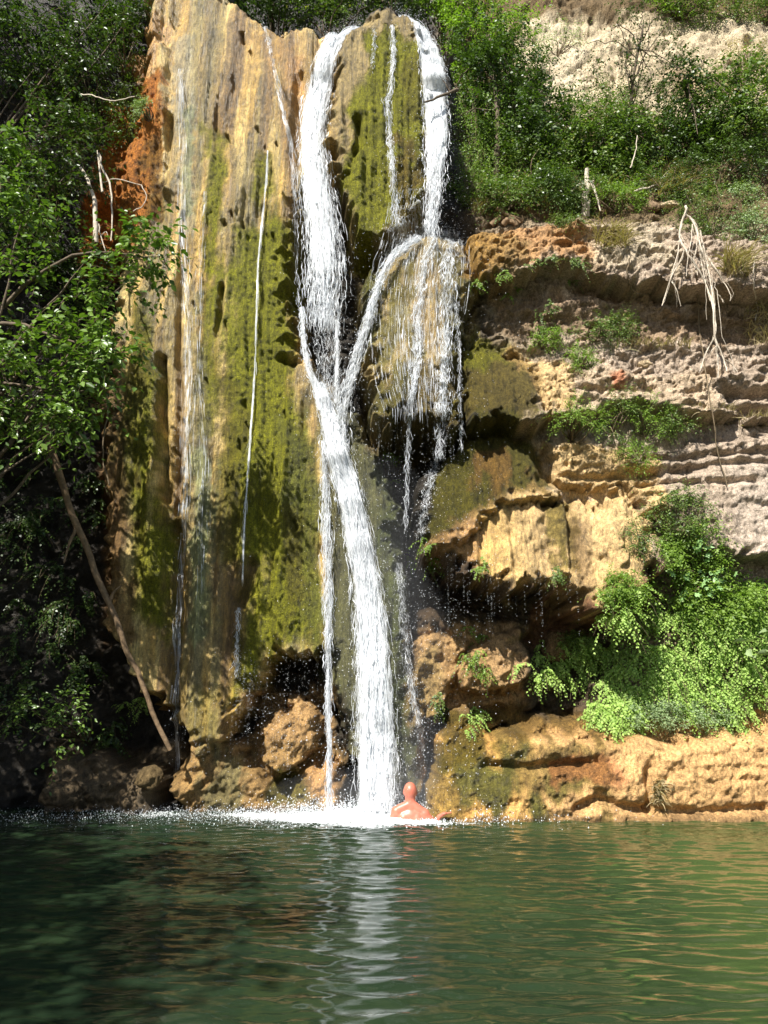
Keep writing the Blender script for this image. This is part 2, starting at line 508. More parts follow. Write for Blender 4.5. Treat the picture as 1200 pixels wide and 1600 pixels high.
# name, polygon in photo pixels, back, thickness, edge radius, lean (metres back per metre up)
SHELLS = [
    ('tufa_curtain', [(218, -70), (330, -50), (420, 28), (500, 42), (560, 48), (540, 120), (505, 200), (485, 300), (470, 400), (468, 540), (500, 575), (560, 640), (600, 720), (632, 800), (640, 960), (660, 1080), (668, 1235), (610, 1240), (552, 1195), (540, 1180), (527, 1100), (500, 1032), (445, 1025), (405, 1088), (370, 1136), (347, 1182), (312, 1188), (290, 1160), (255, 1110), (205, 1075), (165, 960), (150, 700), (165, 560), (178, 430), (152, 378), (176, 280), (196, 190), (206, 110), (216, 20)], 11.9, 1.25, 0.45, 0.02),
    ('mossy_buttress', [(505, 92), (530, 52), (570, 18), (612, 8), (652, 32), (688, 80), (695, 150), (682, 250), (662, 335), (622, 372), (580, 380), (546, 372), (520, 290), (500, 180)], 11.9, 1.4, 0.42, 0.0),
    ('tufa_mound', [(575, 400), (615, 352), (680, 340), (740, 356), (752, 440), (735, 520), (724, 600), (722, 668), (690, 688), (655, 660), (620, 682), (590, 706), (572, 610), (556, 520), (552, 430)], 11.7, 1.5, 0.6, 0.14),
    ('rock_ledge', [(728, 362), (790, 340), (900, 333), (1050, 332), (1070, 352), (1200, 380), (1750, 380), (1750, 495), (1150, 478), (1010, 455), (930, 448), (880, 428), (840, 428), (800, 450), (735, 452)], 11.7, 1.25, 0.25, 0.32),
    ('rock_step', [(735, 405), (900, 395), (1050, 410), (1750, 430), (1750, 600), (1000, 590), (860, 570), (735, 560)], 11.4, 0.6, 0.3, 0.15),
    ('tufa_step', [(715, 500), (850, 515), (1000, 560), (1750, 560), (1750, 900), (1000, 880), (880, 860), (720, 845), (690, 800), (700, 700), (735, 640)], 11.4, 0.72, 0.3, 0.12),
    ('mossy_bulge', [(712, 520), (770, 520), (830, 545), (862, 590), (858, 650), (842, 680), (815, 675), (790, 658), (760, 664), (720, 662)], 11.3, 1.05, 0.36, 0.45),
    ('rock_ledge', [(790, 535), (850, 545), (905, 552), (1010, 565), (1120, 572), (1750, 570), (1750, 665), (1060, 655), (960, 640), (890, 665), (850, 660)], 11.4, 0.95, 0.25, 0.3),
    ('mossy_bulge', [(742, 645), (800, 650), (850, 690), (872, 775), (800, 792), (745, 825), (705, 872), (650, 880), (648, 760), (690, 700)], 11.3, 1.1, 0.4, 0.45),
    ('rock_ledge', [(850, 678), (940, 688), (1010, 705), (1060, 690), (1150, 672), (1750, 668), (1750, 900), (1180, 880), (1100, 870), (1060, 850), (1010, 800), (975, 768), (870, 762)], 11.3, 0.95, 0.25, 0.22),
    ('tufa_curtain', [(668, 850), (730, 805), (800, 760), (880, 768), (985, 762), (1040, 800), (1040, 880), (995, 922), (950, 955), (920, 962), (898, 928), (880, 915), (850, 910), (795, 925), (745, 900), (700, 885)], 11.3, 1.3, 0.3, 0.3),
    ('tufa_boss', [(922, 825), (955, 803), (988, 825), (985, 890), (948, 930), (918, 905)], 10.5, 0.6, 0.35, 0.1),
    ('lower_wall', [(1000, 850), (1750, 860), (1750, 1180), (900, 1180), (905, 1130), (960, 1060), (1010, 990)], 11.4, 0.75, 0.6, 0.06),
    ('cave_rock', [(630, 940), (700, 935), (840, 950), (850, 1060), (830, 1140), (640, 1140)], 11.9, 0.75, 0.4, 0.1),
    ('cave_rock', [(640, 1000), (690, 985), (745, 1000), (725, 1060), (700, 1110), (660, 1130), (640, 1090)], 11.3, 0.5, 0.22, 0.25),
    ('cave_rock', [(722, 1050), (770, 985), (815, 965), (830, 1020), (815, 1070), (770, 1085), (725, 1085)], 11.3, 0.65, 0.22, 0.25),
    ('cave_rock', [(400, 1150), (430, 1100), (470, 1085), (508, 1100), (512, 1160), (490, 1185), (455, 1205), (420, 1190)], 11.7, 0.8, 0.24, 0.2),
    ('base_rock', [(375, 1140), (440, 1120), (548, 1110), (552, 1240), (375, 1240)], 11.9, 0.6, 0.3, 0.15),
    ('base_rock', [(262, 1215), (300, 1180), (345, 1150), (385, 1165), (400, 1200), (440, 1225), (480, 1205), (520, 1180), (540, 1215), (545, 1300), (262, 1300)], 11.6, 0.85, 0.4, 0.0),
    ('base_rock', [(70, 1195), (150, 1180), (240, 1200), (262, 1300), (60, 1300)], 11.3, 0.6, 0.4, 0.0),
    ('stone_bank', [(672, 1190), (700, 1160), (760, 1148), (900, 1143), (1060, 1143), (1750, 1128), (1750, 1330), (670, 1330)], 11.4, 1.35, 0.25, 0.15),
    ('mossy_foot', [(690, 1170), (720, 1120), (760, 1125), (770, 1150), (700, 1190)], 11.2, 0.8, 0.3, 0.0),
    ('mossy_foot', [(790, 1150), (830, 1118), (900, 1112), (960, 1125), (985, 1150)], 11.2, 0.75, 0.25, 0.0),
]
ledge_w = np.zeros(D.shape)
tufa_w = np.zeros(D.shape)
for k, (nm, pts, back, th, rad, lean) in enumerate(SHELLS):
    poly = topoly(pts, back - th * 0.85)
    if nm in PARTS:
        PARTS.append(nm)
    else:
        PARTS.append(nm)
    s_, d = sdist_box(poly, WX, WZT if nm in ('tufa_curtain', 'tufa_mound') else WZ)
    dz_ = np.clip(blur(np.gradient(d, axis=0) / np.gradient(GZ[s_], axis=0), 3), 0, 1)
    q = np.clip(d / (rad * (1 - 0.82 * dz_)), 0, 1)
    pw = 3.2 if nm in ('rock_ledge', 'stone_bank', 'rock_step') else 2.5
    h = th * np.clip(1 - (1 - q) ** pw, 0, 1) ** (1 / pw)
    zc = poly[:, 1].mean()
    Y = back - h + lean * (GZ[s_] - zc)
    Y = np.where(d > 0, Y, 99)
    win = Y < D[s_]
    D[s_] = np.where(win, Y, D[s_])
    layer[s_] = np.where(win, k + 1, layer[s_])
is_tufa = np.isin(layer, [i + 1 for i, s in enumerate(SHELLS) if s[0] in ('tufa_curtain', 'tufa_mound', 'mossy_buttress', 'mossy_bulge', 'tufa_boss', 'tufa_step')])
is_strata = np.isin(layer, [i + 1 for i, s in enumerate(SHELLS) if s[0] in ('rock_ledge', 'stone_bank', 'rock_step')])


tufa_w = blur(is_tufa.astype(float), 4)
strata_w = blur(is_strata.astype(float), 6)
plain_w = np.clip(1 - tufa_w - strata_w, 0, 1)
rightside = sstep(1.3, 2.2, GX)
# flutes of the tufa: columns that wander as they go down
fx = GX + 0.10 * fbm(GX * 0.6, GZ * 0.35, 2, 21)
fl = 0.19 * (ridged(fx * 1.5, GZ * 0.10, 2, 22) - 0.6) + 0.07 * (ridged(fx * 4.2, GZ * 0.22, 2, 25) - 0.6) + 0.03 * fbm(fx * 13, GZ * 0.8, 3, 27)
blob = 0.045 * fbm(GX * 5, GZ * 3.2, 3, 31) + 0.02 * fbm(GX * 16, GZ * 9, 2, 33)
D -= tufa_w * (fl * (1 - 0.35 * rightside) + blob * (0.25 + 0.55 * rightside))
# strata of the ledges: beds with uneven edges, then blocks and pits
sz = GZ + 0.10 * fbm(GX * 0.7, GZ * 0.5, 3, 41)
beds = fbm(GX * 0.35, sz * 2.4, 3, 43)
brk = 0.35 + 0.65 * sstep(-0.25, 0.35, fbm(GX * 1.1, GZ * 1.3, 3, 46))
beds = (np.tanh(beds * 3) * 0.075 + 0.03 * fbm(GX * 0.9, sz * 7.0, 3, 45)) * brk
c1, c2, cid = cells(GX * 2.0 + 0.3 * wob2, sz * 4.0 + 0.3 * wob, 2)
crack = sstep(0.10, 0.0, c2 - c1)
pits = 0.055 * fbm(GX * 5, GZ * 7, 5, 47, 0.6) + 0.06 * np.abs(fbm(GX * 2.2, GZ * 3.0, 4, 48))
is_bank = blur((layer == 1 + [q[0] for q in SHELLS].index('stone_bank')).astype(float), 4)
upz = 1 - 0.6 * sstep(9.3, 9.8, GZ)
flat_ = 1 - 0.75 * sstep(4.4, 5.0, GX) * sstep(5.1, 4.7, GZ) * sstep(2.8, 3.2, GZ)
upz = upz * flat_
D -= (strata_w + plain_w * rightside * 0.8) * ((beds + 0.07 * (cid - 0.5) - 0.05 * crack * brk) * (1 - 0.85 * is_bank) * upz + pits * (1 - 0.3 * is_bank) * upz)
bill = np.abs(fbm(GX * 2.4, GZ * 2.0, 4, 54, 0.55))
jag = ridged(GX * 1.6 + 0.4 * wob2, GZ * 2.6 + 0.3 * wob, 4, 58)
D += (plain_w * 0.05 + tufa_w * rightside * 0.06 + strata_w * (0.06 - 0.04 * is_bank)) * (bill - 0.25)
D -= (plain_w * 0.16 * upz + strata_w * 0.12 * (1 - 0.6 * is_bank)) * (jag - 0.6)
D -= tufa_w * rightside * 0.07 * fbm(GX * 1.7, GZ * 1.7, 4, 57)
D -= plain_w * (0.20 * fbm(GX * 0.9, GZ * 0.9, 5, 51) + 0.05 * fbm(GX * 5, GZ * 5, 3, 53))
D -= 0.10 * fbm(GX * 0.8, GZ * 0.6, 3, 61) * (tufa_w + strata_w)


# grooves and ribs drawn along a line (photo pixels, metres wide, metres deep, negative = rib)
def groove(pts, Y, w, depth, soft=1.0):
    P = topoly(pts, Y)
    x0, z0 = P.min(0) - 0.8
    x1, z1 = P.max(0) + 0.8
    i0, i1 = np.searchsorted(zs, [z0, z1])
    j0, j1 = np.searchsorted(xs, [x0, x1])
    X = GX[i0:i1, j0:j1] + 0.03 * fbm(GX[i0:i1, j0:j1] * 2, GZ[i0:i1, j0:j1] * 2, 2, 71)
    Z = GZ[i0:i1, j0:j1]
    d = np.full(X.shape, 1e9)
    for a, b in zip(P[:-1], P[1:]):
        e = b - a
        t = np.clip(((X - a[0]) * e[0] + (Z - a[1]) * e[1]) / (e @ e), 0, 1)
        d = np.minimum(d, np.hypot(X - a[0] - e[0] * t, Z - a[1] - e[1] * t))
    D[i0:i1, j0:j1] += depth * np.exp(-(d / w) ** 2)


groove([(247, 60), (252, 160), (257, 250), (256, 290)], 10.6, 0.10, -0.22)        # orange rib, shaded on its right
groove([(262, 180), (261, 250), (255, 290)], 10.7, 0.06, 0.22)
groove([(281, 330), (279, 420), (277, 560), (279, 700), (277, 800)], 10.6, 0.045, 0.16)
groove([(276, 820), (278, 900), (277, 1000), (272, 1080), (272, 1180)], 10.6, 0.07, 0.28)
groove([(252, 560), (256, 660), (258, 780)], 10.6, 0.06, 0.20)
groove([(344, 440), (341, 480), (338, 520)], 10.6, 0.05, 0.16)
groove([(225, 470), (235, 600), (240, 740), (245, 900)], 10.6, 0.16, -0.20)
groove([(470, 120), (468, 200), (462, 330), (466, 480)], 10.8, 0.07, 0.12)
groove([(395, 880), (390, 900), (375, 940)], 10.6, 0.09, 0.22)
groove([(438, 560), (452, 565)], 10.7, 0.07, 0.25)
groove([(560, 195), (562, 240)], 10.6, 0.08, 0.25)
groove([(555, 240), (552, 265)], 10.6, 0.05, 0.2)
groove([(860, 690), (863, 760)], 10.2, 0.05, 0.12)
groove([(893, 790), (897, 890)], 10.1, 0.07, 0.2)
for pts in ([(1000, 706), (1060, 712), (1200, 700)], [(870, 742), (960, 745), (1040, 735), (1120, 722), (1250, 716)], [(1000, 756), (1100, 752), (1180, 750)]):
    groove(pts, 10.35, 0.05, 0.13)
for pts in ([(1140, 610), (1170, 606), (1230, 615)], [(1150, 632), (1230, 640)]):
    groove(pts, 10.4, 0.12, 0.4)
for pts in ([(760, 1195), (830, 1200), (930, 1190)], [(900, 1262), (930, 1248), (985, 1262), (1060, 1268), (1190, 1262)], [(1010, 1205), (1015, 1268)]):
    groove(pts, 10.1, 0.06, 0.15)
for i, (a, b) in enumerate(((348, 343), (352, 198), (425, 355), (415, 352), (376, 342), (360, 330), (255, 455), (286, 655), (300, 470), (345, 345), (372, 690), (380, 625), (385, 660), (270, 700), (455, 810), (445, 640), (320, 590), (400, 190), (430, 210), (350, 500), (375, 36), (410, 215), (388, 60))):
    groove([(a, b), (a + 3, b + 6 + (i * 7) % 9)], 10.6, 0.013 + 0.007 * (i % 3), 0.10)
FOOT = GZ < 0.05
# one height field is split into the named bodies it is made of

def surf(X, Z):
    """distance of the rock face at a place (bilinear)"""
    X = np.asarray(X, float)
    Z = np.asarray(Z, float)
    j = np.clip(np.searchsorted(xs, X) - 1, 0, len(xs) - 2)
    i = np.clip(np.searchsorted(zs, Z) - 1, 0, len(zs) - 2)
    u = np.clip((X - xs[j]) / (xs[j + 1] - xs[j]), 0, 1)
    v = np.clip((Z - zs[i]) / (zs[i + 1] - zs[i]), 0, 1)
    return (D[i, j] * (1 - u) + D[i, j + 1] * u) * (1 - v) + (D[i + 1, j] * (1 - u) + D[i + 1, j + 1] * u) * v


def hit(px, py):
    """where the sight line of a photo pixel first meets the rock"""
    r = ray(px, py)
    Y = np.arange(6.0, 19.0, 0.02)
    t = Y / r[1]
    s = surf(r[0] * t, CAM_Z + r[2] * t)
    k = np.argmax(Y >= s)
    if Y[k] < s[k]:
        k = len(Y) - 1
    return np.array([r[0] * t[k], Y[k], CAM_Z + r[2] * t[k]])


# ------------------------------------------------------------------ rock colours (rock and moss, with shade painted into left bank and cave wall)
def A(r, g, b, k=0.78):
    c = np.array([r, g, b]) / 255.0
    return np.where(c <= 0.04045, c / 12.92, ((c + 0.055) / 1.055) ** 2.4) * k


ALB = np.empty(D.shape + (3,))
SURF = np.zeros(D.shape + (3,))
base_l, base_r = A(44, 36, 22), A(172, 150, 118)  # left base near black: the bank's shade is deepened in its colour
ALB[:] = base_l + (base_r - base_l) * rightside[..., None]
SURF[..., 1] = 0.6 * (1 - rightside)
pn = fbm(GX * 2.6, GZ * 1.6, 4, 81)
pnv = fbm(GX * 7, GZ * 0.9, 3, 85)
pf = fbm(GX * 9, GZ * 9, 3, 87)


def paint(pts, col, op=1.0, soft=0.12, ragged=0.18, vert=0.0, Y=None, moss=None, wet=None):
    poly = topoly(pts, Y or 10.6)
    s_, d = sdist_box(poly, GX, GZ, 0.9)
    d = d + ragged * pn[s_] + vert * pnv[s_] + 0.06 * pf[s_]
    m = sstep(-soft, soft, d) * op
    ALB[s_] = ALB[s_] * (1 - m[..., None]) + np.asarray(col) * m[..., None]
    if moss is not None:
        SURF[s_][..., 0] = SURF[s_][..., 0] * (1 - m) + moss * m
    if wet is not None:
        SURF[s_][..., 1] = SURF[s_][..., 1] * (1 - m) + wet * m


def streaks(mask, col, f, zf, seed, lo, hi, op):
    n = fbm(fx * f, GZ * zf, 3, seed)
    m = sstep(lo, hi, n) * mask * op
    ALB[:] = ALB * (1 - m[..., None]) + np.asarray(col) * m[..., None]


MOSS, MOSS2, MOSSB = A(122, 122, 13, 1.2), A(106, 97, 20, 1.08), A(134, 132, 20, 1.05)
TAN, CREAM, GREYB = A(186, 150, 76), A(222, 192, 118), A(154, 142, 90)
OCHRE, OCHRE2, ORANGE, LIME, PINKG = A(216, 176, 104), A(198, 142, 66), A(214, 132, 44), A(206, 186, 150), A(196, 172, 146)
BROWN, OLIVE = A(116, 86, 46), A(120, 106, 56)

# left curtain
lc = sstep(-4.7, -4.2, GX) * (1 - sstep(-1.0, -0.6, GX)) * tufa_w
ALB[:] = ALB * (1 - lc[..., None]) + TAN * lc[..., None]
SURF[..., 1] = np.maximum(SURF[..., 1], 0.85 * lc)
streaks(lc, GREYB, 2.2, 0.12, 101, 0.0, 0.4, 0.7)
streaks(lc, CREAM, 3.5, 0.2, 103, 0.12, 0.4, 0.75)
streaks(lc, BROWN, 4.0, 0.25, 105, 0.1, 0.45, 0.7)
streaks(lc, OLIVE, 2.6, 0.2, 107, 0.05, 0.4, 0.6)
paint([(380, 40), (520, 45), (520, 110), (470, 260), (440, 210), (430, 100)], A(164, 122, 56), 0.5, 0.2, 0.25)
paint([(450, 70), (475, 80), (470, 140), (450, 130)], A(206, 154, 84), 0.8)
paint([(235, 0), (262, 0), (262, 120), (258, 260), (245, 270), (235, 110)], CREAM * 1.0, 0.85, 0.06, 0.08)
paint([(180, 20), (258, 10), (250, 80), (240, 130), (180, 140)], A(206, 154, 84), 0.8)
paint([(150, 110), (248, 100), (252, 200), (248, 250), (238, 290), (226, 340), (205, 385), (100, 400), (110, 300), (130, 230)], ORANGE, 0.95, 0.08, 0.12, moss=0.7, wet=0.3)
paint([(226, 210), (250, 200), (252, 245), (240, 330), (228, 350), (222, 260)], A(142, 104, 22), 0.8, 0.08, 0.15, moss=1, wet=0.3)
paint([(262, 40), (300, 30), (296, 200), (298, 360), (276, 360), (270, 150)], A(160, 152, 120), 0.65, 0.06, 0.05, 0.08, wet=0.9)
paint([(285, 160), (299, 160), (296, 330), (284, 330)], A(120, 128, 84), 0.7, 0.05, 0.05)
for pts in (
    [(368, 350), (405, 340), (462, 350), (455, 480), (462, 560), (452, 600), (490, 700), (505, 900), (505, 1010), (445, 1000), (400, 1060), (366, 1100), (362, 1075), (385, 950), (400, 880), (372, 860), (358, 780), (350, 640), (352, 480)],
    [(318, 440), (344, 430), (340, 560), (334, 680), (318, 690), (314, 560)],
    [(320, 190), (345, 200), (348, 320), (336, 430), (318, 420), (322, 300)],
    [(195, 560), (215, 470), (240, 560), (252, 700), (254, 790), (238, 830), (265, 780), (268, 900), (262, 1000), (212, 960), (212, 830), (190, 760), (184, 640)],
    [(398, 240), (415, 230), (425, 330), (460, 340), (462, 370), (400, 370)],
):
    paint(pts, MOSS, 0.95, 0.16, 0.13, 0.10, moss=1, wet=0.35)
paint([(345, 560), (375, 640), (385, 780), (360, 880), (330, 860), (335, 720)], MOSS2, 0.7, 0.12, 0.2, 0.06, moss=0.8, wet=0.4)
paint([(130, 560), (190, 520), (205, 760), (215, 1000), (130, 1000)], A(118, 88, 48), 0.85, 0.1, 0.15, 0.1, wet=0.3)
paint([(200, 560), (222, 480), (232, 640), (214, 760), (190, 720)], MOSS2, 0.7, 0.1, 0.2, moss=1)
paint([(440, 660), (500, 700), (520, 1000), (535, 1080), (470, 1000), (450, 850)], A(108, 112, 50), 0.6, 0.15, 0.15, 0.1, moss=0.8, wet=0.5)
paint([(445, 805), (470, 800), (470, 960), (445, 980)], MOSS2, 0.7, 0.08, 0.15, moss=1)
paint([(305, 430), (330, 700), (338, 900), (310, 1110), (292, 1100), (290, 700), (285, 430)], A(150, 138, 96), 0.6, 0.08, 0.1, 0.08, wet=0.9)
paint([(300, 700), (330, 700), (332, 980), (300, 1000)], A(140, 148, 92), 0.6, 0.06, 0.1, 0.1, wet=1.0)
paint([(300, 1080), (350, 1080), (345, 1160), (310, 1150)], A(140, 124, 48), 0.6)
paint([(330, 880), (385, 900), (375, 1060), (345, 1100), (335, 1000)], BROWN, 0.6, 0.1, 0.2)
# slope under the meeting of the falls
paint([(470, 570), (560, 640), (630, 780), (645, 1000), (668, 1240), (560, 1240), (520, 1040), (505, 760)], A(120, 118, 74), 0.75, 0.15, 0.15, 0.1, Y=10.9, moss=0.5, wet=0.7)
paint([(452, 560), (500, 570), (540, 640), (500, 640), (465, 600)], A(176, 154, 110), 0.6, 0.1, 0.1, Y=10.9)
paint([(588, 700), (632, 780), (642, 1000), (660, 1180), (615, 1200), (600, 900)], A(98, 108, 54), 0.7, 0.12, 0.15, Y=10.9, moss=0.7)
# buttress
paint([(540, 40), (610, 18), (655, 40), (676, 150), (668, 340), (620, 380), (545, 378), (520, 180)], A(150, 128, 74), 1, 0.1, 0.05, Y=10.6, wet=0.7)
paint([(572, 60), (612, 50), (650, 70), (668, 160), (662, 320), (615, 372), (560, 372), (540, 290), (545, 170), (560, 150), (585, 130)], MOSS, 0.95, 0.08, 0.13, Y=10.6, moss=1, wet=0.3)
paint([(550, 140), (580, 130), (596, 200), (600, 300), (560, 370), (538, 290)], MOSSB, 0.55, 0.15, 0.2, Y=10.6, moss=1)
paint([(620, 90), (665, 100), (664, 190), (625, 200)], MOSS2, 0.6, 0.1, 0.25, Y=10.6, moss=1)
paint([(620, 225), (650, 235), (655, 340), (625, 360), (615, 300)], A(122, 92, 38), 0.7, 0.12, 0.3, Y=10.6)
# mound
paint([(550, 390), (640, 330), (745, 340), (756, 450), (725, 660), (570, 700)], A(146, 126, 76), 1, 0.12, 0.1, Y=10.4, wet=0.9)
paint([(562, 400), (596, 402), (590, 470), (572, 540), (560, 520)], A(112, 114, 36), 0.8, 0.06, 0.1, Y=10.4, moss=0.8)
paint([(600, 590), (650, 590), (722, 600), (722, 670), (590, 700)], A(112, 94, 34), 0.8, 0.12, 0.2, Y=10.4, moss=0.9, wet=0.5)
paint([(700, 520), (745, 500), (745, 620), (715, 640)], MOSS, 0.6, 0.1, 0.2, Y=10.4, moss=0.8)
paint([(625, 430), (690, 420), (690, 560), (625, 590)], A(178, 148, 92), 0.5, 0.15, 0.2, 0.1, Y=10.4, wet=1)
paint([(600, 420), (640, 400), (640, 640), (590, 660)], A(116, 112, 44), 0.6, 0.12, 0.3, 0.15, Y=10.4, moss=0.6)
paint([(690, 400), (745, 380), (735, 560), (700, 600)], A(112, 106, 40), 0.6, 0.12, 0.3, 0.15, Y=10.4, moss=0.6)
# right hand rock: cream and pinkish limestone, ochre tufa nearest the water
paint([(800, 320), (1300, 320), (1300, 900), (850, 900), (850, 540)], PINKG, 0.9, 0.25, 0.2, wet=0.0)
paint([(735, 350), (800, 335), (920, 330), (930, 420), (860, 400), (735, 440)], A(190, 136, 66), 0.9, 0.12, 0.15, wet=0.4, Y=10.5)
paint([(730, 360), (790, 350), (830, 380), (800, 440), (730, 440)], A(158, 122, 52), 0.8, 0.1, 0.15, Y=10.5)
paint([(920, 335), (1060, 335), (1060, 430), (930, 420)], LIME, 0.7, 0.12, 0.2, Y=10.5)
paint([(760, 480), (900, 475), (1200, 510), (1200, 560), (900, 545), (760, 530)], A(150, 120, 84), 0.8, 0.12, 0.2, Y=11.2, wet=0.1)
paint([(640, 880), (960, 880), (960, 1150), (640, 1150)], A(74, 56, 34), 0.9, 0.12, 0.1, Y=11.4, wet=0.5)  # back of the cave: its shade is darkened into the rock colour
paint([(850, 900), (1010, 900), (1010, 1000), (820, 1010)], A(150, 96, 44), 0.6, 0.12, 0.2, Y=11)
paint([(712, 515), (780, 515), (840, 550), (850, 640), (812, 660), (720, 650)], A(120, 104, 40), 0.95, 0.1, 0.12, Y=10.2, moss=0.85, wet=0.4)
paint([(720, 515), (790, 520), (800, 560), (730, 570)], MOSS, 0.6, 0.1, 0.2, Y=10.2, moss=0.9)
paint([(795, 540), (850, 545), (905, 560), (900, 640), (860, 660), (830, 600)], OCHRE, 0.85, 0.08, 0.12, 0.1, Y=10.4, wet=0.4)
paint([(900, 560), (1010, 570), (1120, 575), (1120, 650), (900, 650)], A(214, 184, 142), 0.6, 0.12, 0.2, Y=10.4)
paint([(955, 580), (975, 580), (975, 605), (955, 605)], A(196, 110, 60), 0.8, 0.06, 0.05, Y=10.4)
paint([(690, 700), (745, 645), (800, 645), (860, 690), (870, 760), (800, 775), (740, 810), (690, 855), (652, 860)], A(108, 100, 26), 0.95, 0.08, 0.12, Y=10.1, moss=1, wet=0.4)
paint([(745, 700), (800, 690), (810, 770), (760, 790)], A(170, 118, 62), 0.5, 0.1, 0.2, 0.1, Y=10.1)
paint([(850, 680), (945, 690), (1040, 712), (1040, 800), (860, 765)], OCHRE, 0.9, 0.1, 0.14, 0.06, Y=10.3, wet=0.4)
paint([(740, 800), (800, 758), (1000, 760), (1045, 800), (1000, 915), (935, 960), (880, 912), (800, 920), (745, 895)], OCHRE, 0.95, 0.08, 0.1, 0.1, Y=10.0, wet=0.6)
paint([(860, 770), (900, 770), (896, 890), (875, 890)], MOSS2, 0.7, 0.08, 0.14, 0.1, Y=10.0, moss=0.7)
paint([(668, 850), (735, 800), (760, 830), (740, 880), (690, 866)], A(196, 152, 96), 0.8, 0.08, 0.1, Y=10.0)
paint([(900, 800), (925, 800), (925, 940), (900, 930)], BROWN, 0.6, 0.07, 0.1, Y=10.0)
paint([(1140, 720), (1300, 715), (1300, 880), (1140, 880)], A(208, 186, 162), 0.8, 0.1, 0.1, Y=10.4)
paint([(640, 990), (830, 960), (830, 1095), (640, 1130)], A(186, 148, 98), 0.9, 0.1, 0.1, Y=10.6, wet=0.3)
paint([(640, 1040), (690, 1000), (690, 1130), (640, 1130)], A(150, 128, 76), 0.6, 0.1, 0.1, Y=10.6)
# lower bank
paint([(660, 1130), (1300, 1110), (1300, 1330), (660, 1330)], A(226, 172, 96), 0.97, 0.08, 0.05, Y=10.05, wet=0.25)
paint([(690, 1150), (800, 1150), (940, 1165), (930, 1230), (830, 1265), (670, 1290), (672, 1190)], A(150, 128, 56), 0.7, 0.15, 0.35, 0.1, Y=10.05, moss=0.5, wet=0.6)
paint([(720, 1190), (810, 1180), (820, 1250), (730, 1262)], A(96, 104, 44), 0.75, 0.12, 0.35, 0.12, Y=10.05, moss=0.6, wet=0.8)
paint([(840, 1200), (920, 1195), (925, 1255), (845, 1262)], A(120, 116, 44), 0.6, 0.12, 0.35, 0.12, Y=10.05, moss=0.6)
paint([(850, 1195), (960, 1190), (980, 1215), (860, 1215)], A(200, 120, 62), 0.6, 0.08, 0.25, Y=10.05)
paint([(1015, 1220), (1035, 1220), (1035, 1262), (1015, 1262)], A(150, 124, 60), 0.7, 0.06, 0.12, Y=10.05)
paint([(690, 1110), (775, 1115), (770, 1170), (690, 1190)], A(128, 108, 36), 0.85, 0.08, 0.12, Y=10.4, moss=0.8)
paint([(790, 1105), (1000, 1110), (990, 1150), (790, 1150)], A(140, 108, 44), 0.85, 0.08, 0.12, Y=10.5, moss=0.6)
# rocks at the foot of the left curtain
paint([(380, 1080), (520, 1080), (520, 1215), (400, 1215)], A(190, 150, 96), 0.9, 0.1, 0.1, Y=10.9, wet=0.4)
paint([(262, 1170), (380, 1150), (540, 1170), (545, 1300), (262, 1300)], A(160, 126, 74), 0.9, 0.1, 0.1, Y=10.8, wet=0.5)
paint([(330, 1160), (375, 1180), (370, 1280), (320, 1280)], A(122, 122, 80), 0.6, 0.1, 0.2, 0.1, Y=10.8, moss=0.4)
paint([(420, 1220), (480, 1215), (500, 1260), (400, 1262)], A(128, 120, 34), 0.8, 0.08, 0.12, Y=10.8, moss=0.9)
paint([(470, 1200), (530, 1180), (535, 1260), (480, 1250)], A(206, 156, 100), 0.7, 0.08, 0.1, Y=10.8)
paint([(60, 1170), (250, 1180), (262, 1300), (60, 1300)], A(120, 100, 70), 0.7, 0.1, 0.1, Y=10.8)
# upper slope: pale cliff above, brown soil under the bushes
up = sstep(9.4, 9.9, GZ) * rightside
ALB[:] = ALB * (1 - up[..., None]) + A(120, 98, 64) * up[..., None]
paint([(820, 170), (790, 60), (830, -60), (1350, -60), (1350, 190), (1100, 200), (960, 200)], A(214, 192, 152), 0.95, 0.25, 0.3, Y=13.4)
paint([(850, -40), (930, -40), (930, 140), (850, 140)], A(226, 206, 170), 0.7, 0.3, 0.3, Y=13.4)
paint([(1050, 60), (1190, 70), (1180, 130), (1060, 120)], A(168, 138, 96), 0.7, 0.2, 0.3, Y=13.4)
ALB[:] *= (1 + 0.16 * fbm(GX * 5, GZ * 5, 4, 91))[..., None]
# dark wet line at the water's edge
m = sstep(0.10, 0.02, GZ + 0.05 * wob2)
ALB[:] = ALB * (1 - 0.55 * m[..., None])
lumi = ALB.mean(-1, keepdims=True)
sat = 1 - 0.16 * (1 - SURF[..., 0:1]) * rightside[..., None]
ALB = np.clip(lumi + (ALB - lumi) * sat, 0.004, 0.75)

mo = SURF[..., 0]
D -= mo * (0.022 * fbm(GX * 11, GZ * 11, 3, 121) + 0.016 * np.minimum(fbm(GX * 4.5, GZ * 4.0, 3, 123) + 0.15, 0) + 0.014 * fbm(GX * 3, GZ * 2.0, 3, 125))
D -= mo * rightside * (0.03 * fbm(GX * 5, GZ * 4, 4, 131) + 0.03 * fbm(GX * 2.2, GZ * 1.6, 3, 133))
D -= (1 - mo) * 0.008 * fbm(GX * 14, GZ * 10, 2, 127)
# ------------------------------------------------------------------ split the field into bodies
nz, nx = D.shape
VV = np.stack([GX, D, GZ], -1).reshape(-1, 3)
ii = (np.arange(nz - 1)[:, None] * nx + np.arange(nx - 1)[None])
QUAD = np.stack([ii, ii + 1, ii + nx + 1, ii + nx], -1).reshape(-1, 4)
LQ = np.maximum(np.maximum(layer[:-1, :-1], layer[1:, 1:]), np.maximum(layer[1:, :-1], layer[:-1, 1:])).reshape(-1)
